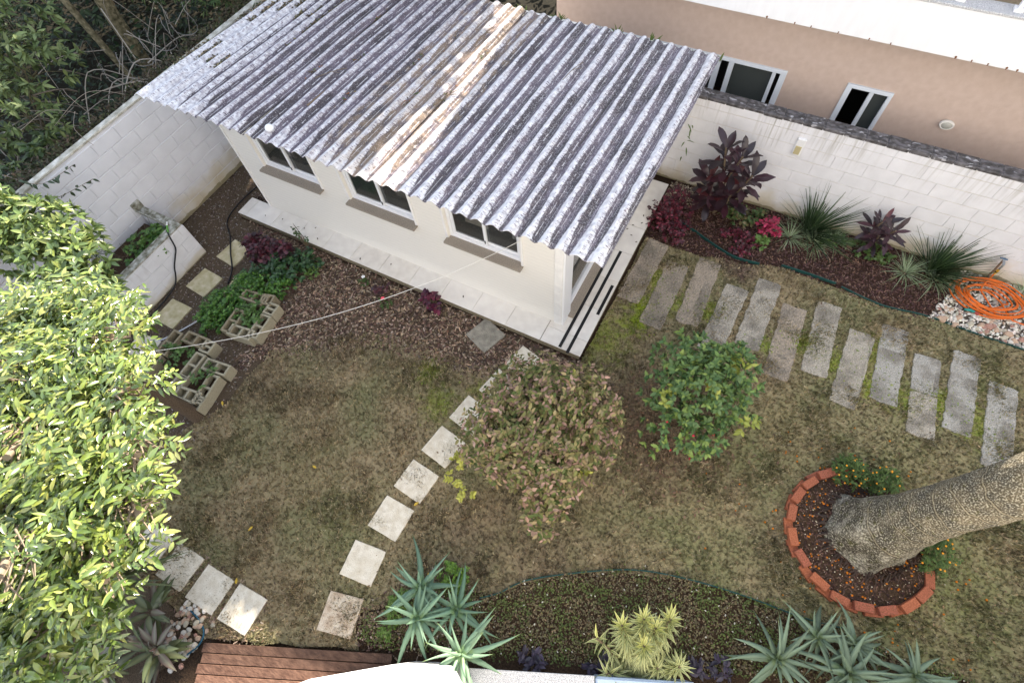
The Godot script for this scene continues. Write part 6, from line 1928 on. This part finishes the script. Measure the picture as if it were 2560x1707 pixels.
func roof_litter() -> void:
	var lf := leaf(0.06, 0.024, 3, 0.3, 0.3)
	var xs := []
	var cs := []
	# heaps in the troughs at the far left, single leaves elsewhere
	for i in 5200:
		var w := rng.randi_range(0, 6)
		var x := -7.045 + 0.1766 * (w + rf(-0.12, 0.12))
		var z := rf(-6.5, -3.6)
		if nz.get_noise_2d(x * 60.0, z * 45.0) < -0.12 + 0.06 * w + 0.12 * (z + 5.2):
			continue
		xs.append(Transform3D(Basis.from_euler(Vector3(rf(-0.5, 0.5), rf(0, TAU), rf(-0.4, 0.4))).scaled(Vector3.ONE * rf(0.5, 1.0)), Vector3(x, roof_y(z) + rf(0.008, 0.03), z)))
		cs.append(vary([Color(0.07, 0.05, 0.03), Color(0.12, 0.09, 0.05), Color(0.05, 0.055, 0.02), Color(0.2, 0.16, 0.09)][rng.randi() % 4], 0.4))
	for c in [[-3.95, -4.25, 26], [-4.6, -3.9, 14], [-5.3, -4.2, 18], [-5.0, -4.6, 14], [-3.55, -4.4, 16], [-4.3, -5.0, 10], [-5.9, -4.6, 18], [-4.1, -5.5, 10], [-3.45, -5.4, 8], [-5.2, -5.6, 12]]:
		for i in c[2]:
			var z: float = c[1] + rng.randfn() * 0.1
			xs.append(Transform3D(Basis.from_euler(Vector3(rf(-0.5, 0.5), rf(0, TAU), rf(-0.4, 0.4))).scaled(Vector3.ONE * rf(0.5, 1.0)), Vector3(roundf((c[0] + 7.045) / 0.1766) * 0.1766 - 7.045 + rng.randfn() * 0.025, roof_y(z) + rf(0.01, 0.035), z)))
			cs.append(vary([Color(0.10, 0.07, 0.04), Color(0.16, 0.13, 0.06), Color(0.07, 0.09, 0.03), Color(0.22, 0.10, 0.05)][rng.randi() % 4], 0.4))
	tag(scatter("roof_leaves", lf, M.dull, xs, cs, self), "dead leaves lying in the troughs of the corrugated roof", "leaves")
	for q in [[-3.7, -5.75, "dry twig on the corrugated roof near its far edge, left of the sunny strip"], [-3.45, -4.45, "dry twig on the sunny strip of the corrugated roof"], [-5.0, -4.25, "long dry twig on the left half of the corrugated roof"], [-2.35, -5.5, "thin dark twig on the right part of the corrugated roof"]]:
		var z: float = q[1]
		var st := mb()
		tube(st, smooth_path([Vector3(-0.2, 0.02, 0.08), Vector3(0, 0.03, 0.0), Vector3(0.18, 0.02, -0.05)], 0.05), [0.006, 0.004], 5)
		tube(st, [Vector3(0, 0.03, 0), Vector3(0.1, 0.04, 0.06)], [0.004, 0.002], 5)
		var o := part("dry_twig", st.commit(), M.twig, self, Transform3D(Basis(Vector3.UP, rf(0.3, 1.2)), Vector3(q[0], roof_y(z) + 0.045, z)))
		tag(o, q[2], "twig", "dry twigs on the roof")
	# weeds sprouting behind the top edge
	var gm := leafy()
	gm.albedo_color = lin(0.11, 0.17, 0.035)
	var gl := leaf(0.13, 0.02, 4, 0.2, 0.35)
	var i := 0
	for q in [[-3.62, 0.9, "leftmost grassy weed above the roof's far edge"], [-3.05, 1.1, "yellow green weed above the sunny strip's top end"], [-2.5, 0.5, "tiny weed above the roof edge, right of the sunny strip"], [-2.22, 1.0, "bushy weed above the roof edge, left of the neighbour's window"], [-1.76, 1.0, "bright weed at the left end of the neighbour's window frame"], [-1.5, 0.5, "low weed in front of the neighbour's window frame"], [-1.22, 0.5, "small dark weed above the middle of the neighbour's window frame"], [-0.9, 0.7, "thin dark weed at the roof's far right corner"]]:
		var o := thing("gutter_weed", q[2], "weed", Vector3(q[0], 2.14, -6.63), 0.0, "weeds along the roof's far edge")
		for k in 16:
			var d := Vector3(rf(-0.8, 0.8), rf(0.4, 1.2), rf(-0.7, 0.5))
			part("blade", gl, gm, o, Transform3D(frame(d, Vector3(0, 0.3, -1)).scaled(Vector3.ONE * q[1] * rf(0.7, 1.3)), Vector3(rf(-0.04, 0.04), 0, 0)))
		i += 1
